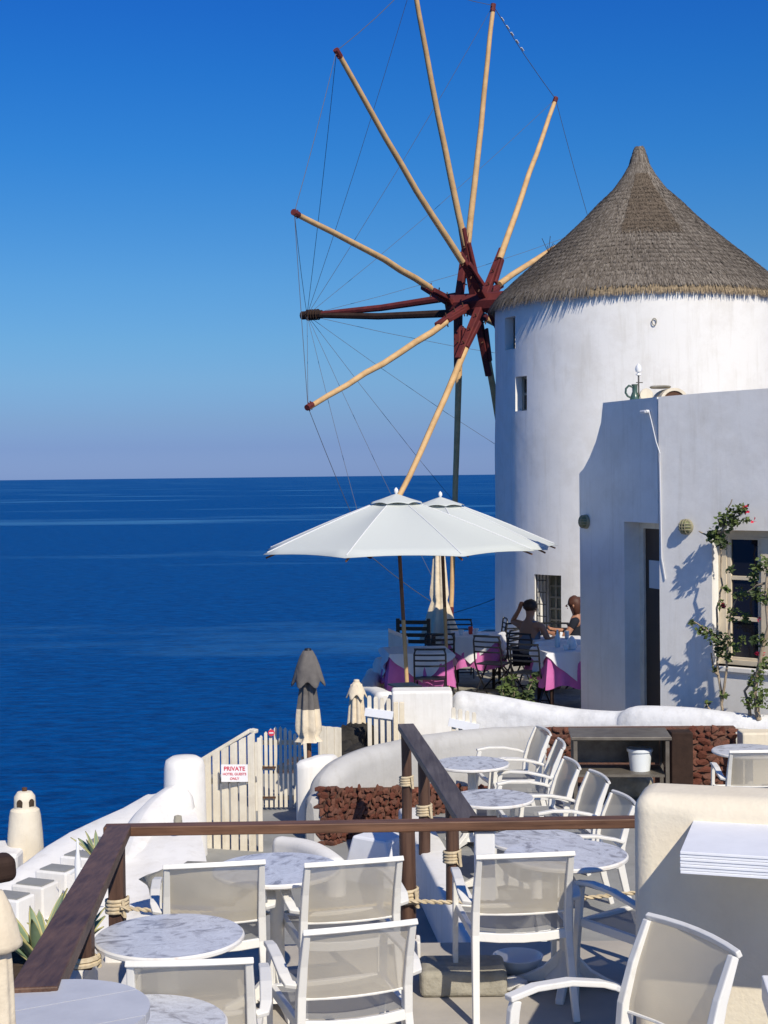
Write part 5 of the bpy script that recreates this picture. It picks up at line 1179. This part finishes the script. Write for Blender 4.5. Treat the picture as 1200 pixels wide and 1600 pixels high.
bougainvillea([[(1185, 1125, .4, .03), (1180, 1085, .42, .02), (1188, 1030, .42), (1200, 980, .42), (1195, 930, .42), (1200, 880, .42)], [(1172, 1120, .4, .02), (1165, 1080, .4), (1180, 1050, .4)], [(1200, 910, .4), (1182, 915, .4), (1168, 925, .4)]],
              [(1200, 880, .4, .12, 60), (1185, 890, .4, .09, 45), (1178, 900, .4, .06, 30), (1185, 925, .4, .10, 55), (1200, 935, .4, .1, 50), (1190, 1000, .4, .08, 35), (1178, 1000, .4, .05, 22), (1196, 1040, .4, .12, 60), (1182, 1060, .42, .10, 50), (1190, 1090, .42, .14, 90), (1172, 1095, .42, .09, 45), (1175, 1070, .42, .05, 25), (1160, 1000, .36, .05, 18)],
              [(1190, 1020, .4, 5)], 'second bougainvillea with dark leafy base at the right edge of the picture', 6)
rnd = random.Random(3); c = at(800, 1085, 18.0); t = thing('shrub', 'bright green leafy shrub behind the rough white parapet', 'shrub', (c.x, 18.0, FR))
g = G(); f = G(); 
for k in range(13):
    a = rnd.uniform(0, 6.28); tp = V((rnd.gauss(0, .14), rnd.gauss(0, .1), rnd.uniform(.30, .62))); f.tube([(0, 0, 0), tp * .5 + V((0, 0, .03)), tp], .007, 5)
    for j in range(6): leafcloud(g, tp * (.45 + .55 * j / 5), 14, .055, .055, rnd, rnd.choice((0, 0, 1)))
f.obj('stem', M['bark'], parent=t); g.obj('foliage', [M['leaf'], M['leaf2']], parent=t, kind='stuff')

# ---------------------------------------------------------------- people
def skin(name, verts, edges, radii, mt, parent, root=0, sub=1):
    me = bpy.data.meshes.new(name); me.from_pydata(verts, edges, []); o = link(bpy.data.objects.new(name, me))
    m1 = o.modifiers.new('skin', 'SKIN'); m1.use_smooth_shade = True
    for i, r_ in enumerate(radii): me.skin_vertices[0].data[i].radius = r_ if isinstance(r_, tuple) else (r_, r_)
    me.skin_vertices[0].data[root].use_root = True
    m2 = o.modifiers.new('sub', 'SUBSURF'); m2.levels = sub; m2.render_levels = sub
    dg = bpy.context.evaluated_depsgraph_get(); ev = o.evaluated_get(dg); nm = bpy.data.meshes.new_from_object(ev)
    bpy.data.objects.remove(o); nm.materials.clear(); nm.materials.append(mt); nm.polygons.foreach_set('use_smooth', [True] * len(nm.polygons))
    o = link(bpy.data.objects.new(name, nm)); o.parent = parent; return o
def person(loc, a, label, top, topname, hairmt, pose, longhair=False, bare=True):
    """seated on a 0.46 m chair, facing +y"""
    t = thing('person', label, 'person', loc, a)
    J = {'pel': (0, 0, .53), 'bel': (0, .03, .68), 'che': (0, .05, .88), 'nek': (0, .045, 1.045), 'hd0': (0, .06, 1.10), 'hd1': (0, .075, 1.19), 'hd2': (0, .07, 1.27)}
    Rr = {'pel': (.15, .12), 'bel': (.125, .095), 'che': (.155, .105), 'nek': .055, 'hd0': .058, 'hd1': (.078, .092), 'hd2': (.062, .075)}
    E = [('pel', 'bel'), ('bel', 'che'), ('che', 'nek'), ('nek', 'hd0'), ('hd0', 'hd1'), ('hd1', 'hd2')]
    for s, k in ((-1, 'l'), (1, 'r')):
        J[k + 'hip'] = (s * .10, .05, .52); J[k + 'kne'] = (s * .13, .46, .52); J[k + 'ank'] = (s * .13, .44, .09); J[k + 'toe'] = (s * .14, .62, .035)
        Rr[k + 'hip'] = .088; Rr[k + 'kne'] = .058; Rr[k + 'ank'] = .038; Rr[k + 'toe'] = .03
        J[k + 'sho'] = (s * .19, .04, .98); Rr[k + 'sho'] = .056
        el, wr, hn = pose[k]; J[k + 'elb'] = el; J[k + 'wri'] = wr; J[k + 'han'] = hn; Rr[k + 'elb'] = .043; Rr[k + 'wri'] = .028; Rr[k + 'han'] = (.036, .02)
        E += [('pel', k + 'hip'), (k + 'hip', k + 'kne'), (k + 'kne', k + 'ank'), (k + 'ank', k + 'toe'), ('che', k + 'sho'), (k + 'sho', k + 'elb'), (k + 'elb', k + 'wri'), (k + 'wri', k + 'han')]
        h = V(hn); dr = (V(hn) - V(wr)).normalized(); sd = dr.orthogonal().normalized(); cu = sd.cross(dr)
        for q in range(4):
            L = (.06, .07, .066, .05)[q]; b_ = h + sd * (q - 1.5) * .018
            J[k + 'f%d' % q] = tuple(b_ + dr * L * .5 + cu * .006); J[k + 'g%d' % q] = tuple(b_ + dr * L * .9 + cu * .028); Rr[k + 'f%d' % q] = .009; Rr[k + 'g%d' % q] = .007; E += [(k + 'han', k + 'f%d' % q), (k + 'f%d' % q, k + 'g%d' % q)]
        b_ = h - dr * .02 - sd * .035; J[k + 'th'] = tuple(b_ + dr * .03 + cu * .015); Rr[k + 'th'] = .009; E.append((k + 'wri', k + 'th'))
    ks = list(J); skin('body', [J[k] for k in ks], [(ks.index(a_), ks.index(b_)) for a_, b_ in E], [Rr[k] for k in ks], M['skin'], t, 0, 2)
    # face
    g = G(); hc = V((0, .085, 1.185))
    g.tube([hc + V((0, .082, .02)), hc + V((0, .112, -.012)), hc + V((0, .085, -.02))], [.008, .014, .01], 6); g.obj('nose', M['skin'], parent=t, smooth=60)
    for s in (-1, 1):
        g = G(); g.lathe([(0, -.012), (.013, 0), (0, .012)], c=hc + V((s * .03, .082, .02)), n=10); g.obj('eye', M['ceramic'], parent=t)
        g = G(); g.lathe([(0, -.03), (.014, -.01), (.018, .012), (0, .03)], c=hc + V((s * .084, -.01, .0)), n=10); g.obj('ear', M['skin'], parent=t, smooth=60)
    g = G(); g.beam(hc + V((-.024, .088, -.045)), hc + V((.024, .088, -.045)), .008, .008); g.obj('mouth', M['signred'], parent=t)
    # clothes
    tv = ['pel', 'bel', 'che']; ex = {'up': (0, .047, .99 if bare else 1.02), 'sl': (-.12, .045, 1.01) if bare else (-.14, .045, .99), 'sr': (.12, .045, 1.01) if bare else (.14, .045, .99)}
    vs = [J['pel'], J['bel'], J['che'], ex['up'], ex['sl'], ex['sr']]; rad = [(.178, .148), (.158, .128), (.200, .148), (.13, .09) if bare else (.09, .07), .052 if bare else .07, .052 if bare else .07]; ed = [(0, 1), (1, 2), (2, 3), (2, 4), (2, 5)]
    if not bare:
        for s, k in ((-1, 'l'), (1, 'r')):
            e_ = V(J[k + 'sho']).lerp(V(J[k + 'elb']), .55); vs += [J[k + 'sho'], tuple(e_)]; rad += [.068, .058]; n = len(vs); ed += [(4 if s < 0 else 5, n - 2), (n - 2, n - 1)]
    skin(topname, vs, ed, rad, top, t, 0, 2)
    vs = [J['pel']]; rad = [(.165, .135)]; ed = []
    for k in 'lr': vs += [J[k + 'hip'], tuple(V(J[k + 'hip']).lerp(V(J[k + 'kne']), .75))]; rad += [.10, .085]; n = len(vs); ed += [(0, n - 2), (n - 2, n - 1)]
    skin('shorts', vs, ed, rad, M['shorts'], t, 0, 2)
    bm = bmesh.new(); bmesh.ops.create_icosphere(bm, subdivisions=3, radius=1)
    for v in bm.verts:
        c_ = v.co.copy(); k_ = 1 + (.22 if longhair else .12) * noise.noise(c_ * (4.5 if longhair else 3.2))
        v.co = V((c_.x * .098 * k_, c_.y * .108 * k_ - .014 if c_.y < .3 else .02 + c_.y * .07, c_.z * .105 * k_ if c_.z > -.2 else c_.z * (.21 if (longhair and c_.y < .1) else .07))) + hc + V((0, -.008, .035))
    me = bpy.data.meshes.new('hair'); bm.to_mesh(me); bm.free(); me.materials.append(hairmt); me.polygons.foreach_set('use_smooth', [True] * len(me.polygons)); o = link(bpy.data.objects.new('hair', me)); o.parent = t
    return t
man = person((bx(825, 20.9)[0], 20.9, FR - .02), R(-38), 'man in a grey sleeveless vest seated with one hand raised to his head', M['tank'], 'vest', M['hair'],
       {'l': ((-.31, .08, .99), (-.16, .03, 1.17), (-.11, .01, 1.25)), 'r': ((.27, .10, .76), (.22, .34, .77), (.18, .42, .78))})
person((bx(906, 21.4)[0], 21.4, FR - .02), R(75), 'person in a black top with long auburn hair seated behind the house corner', M['shorts'], 'black_top', M['hair_red'],
       {'l': ((-.25, .16, .78), (-.16, .38, .80), (-.12, .44, .81)), 'r': ((.25, .14, .78), (.14, .36, .82), (.08, .43, .84))}, longhair=True, bare=False)
for px, D, a, lb in ((825, 20.9, -38, 'black slatted chair the man in the vest is sitting on'), (906, 21.4, 75, 'black slatted chair under the person in the black top')):
    x, y, z = bx(px, D); d = rotz((0, -.02, 0), R(a)); dup(bc, (x + d.x, y + d.y, FR), R(a), lb, BG)
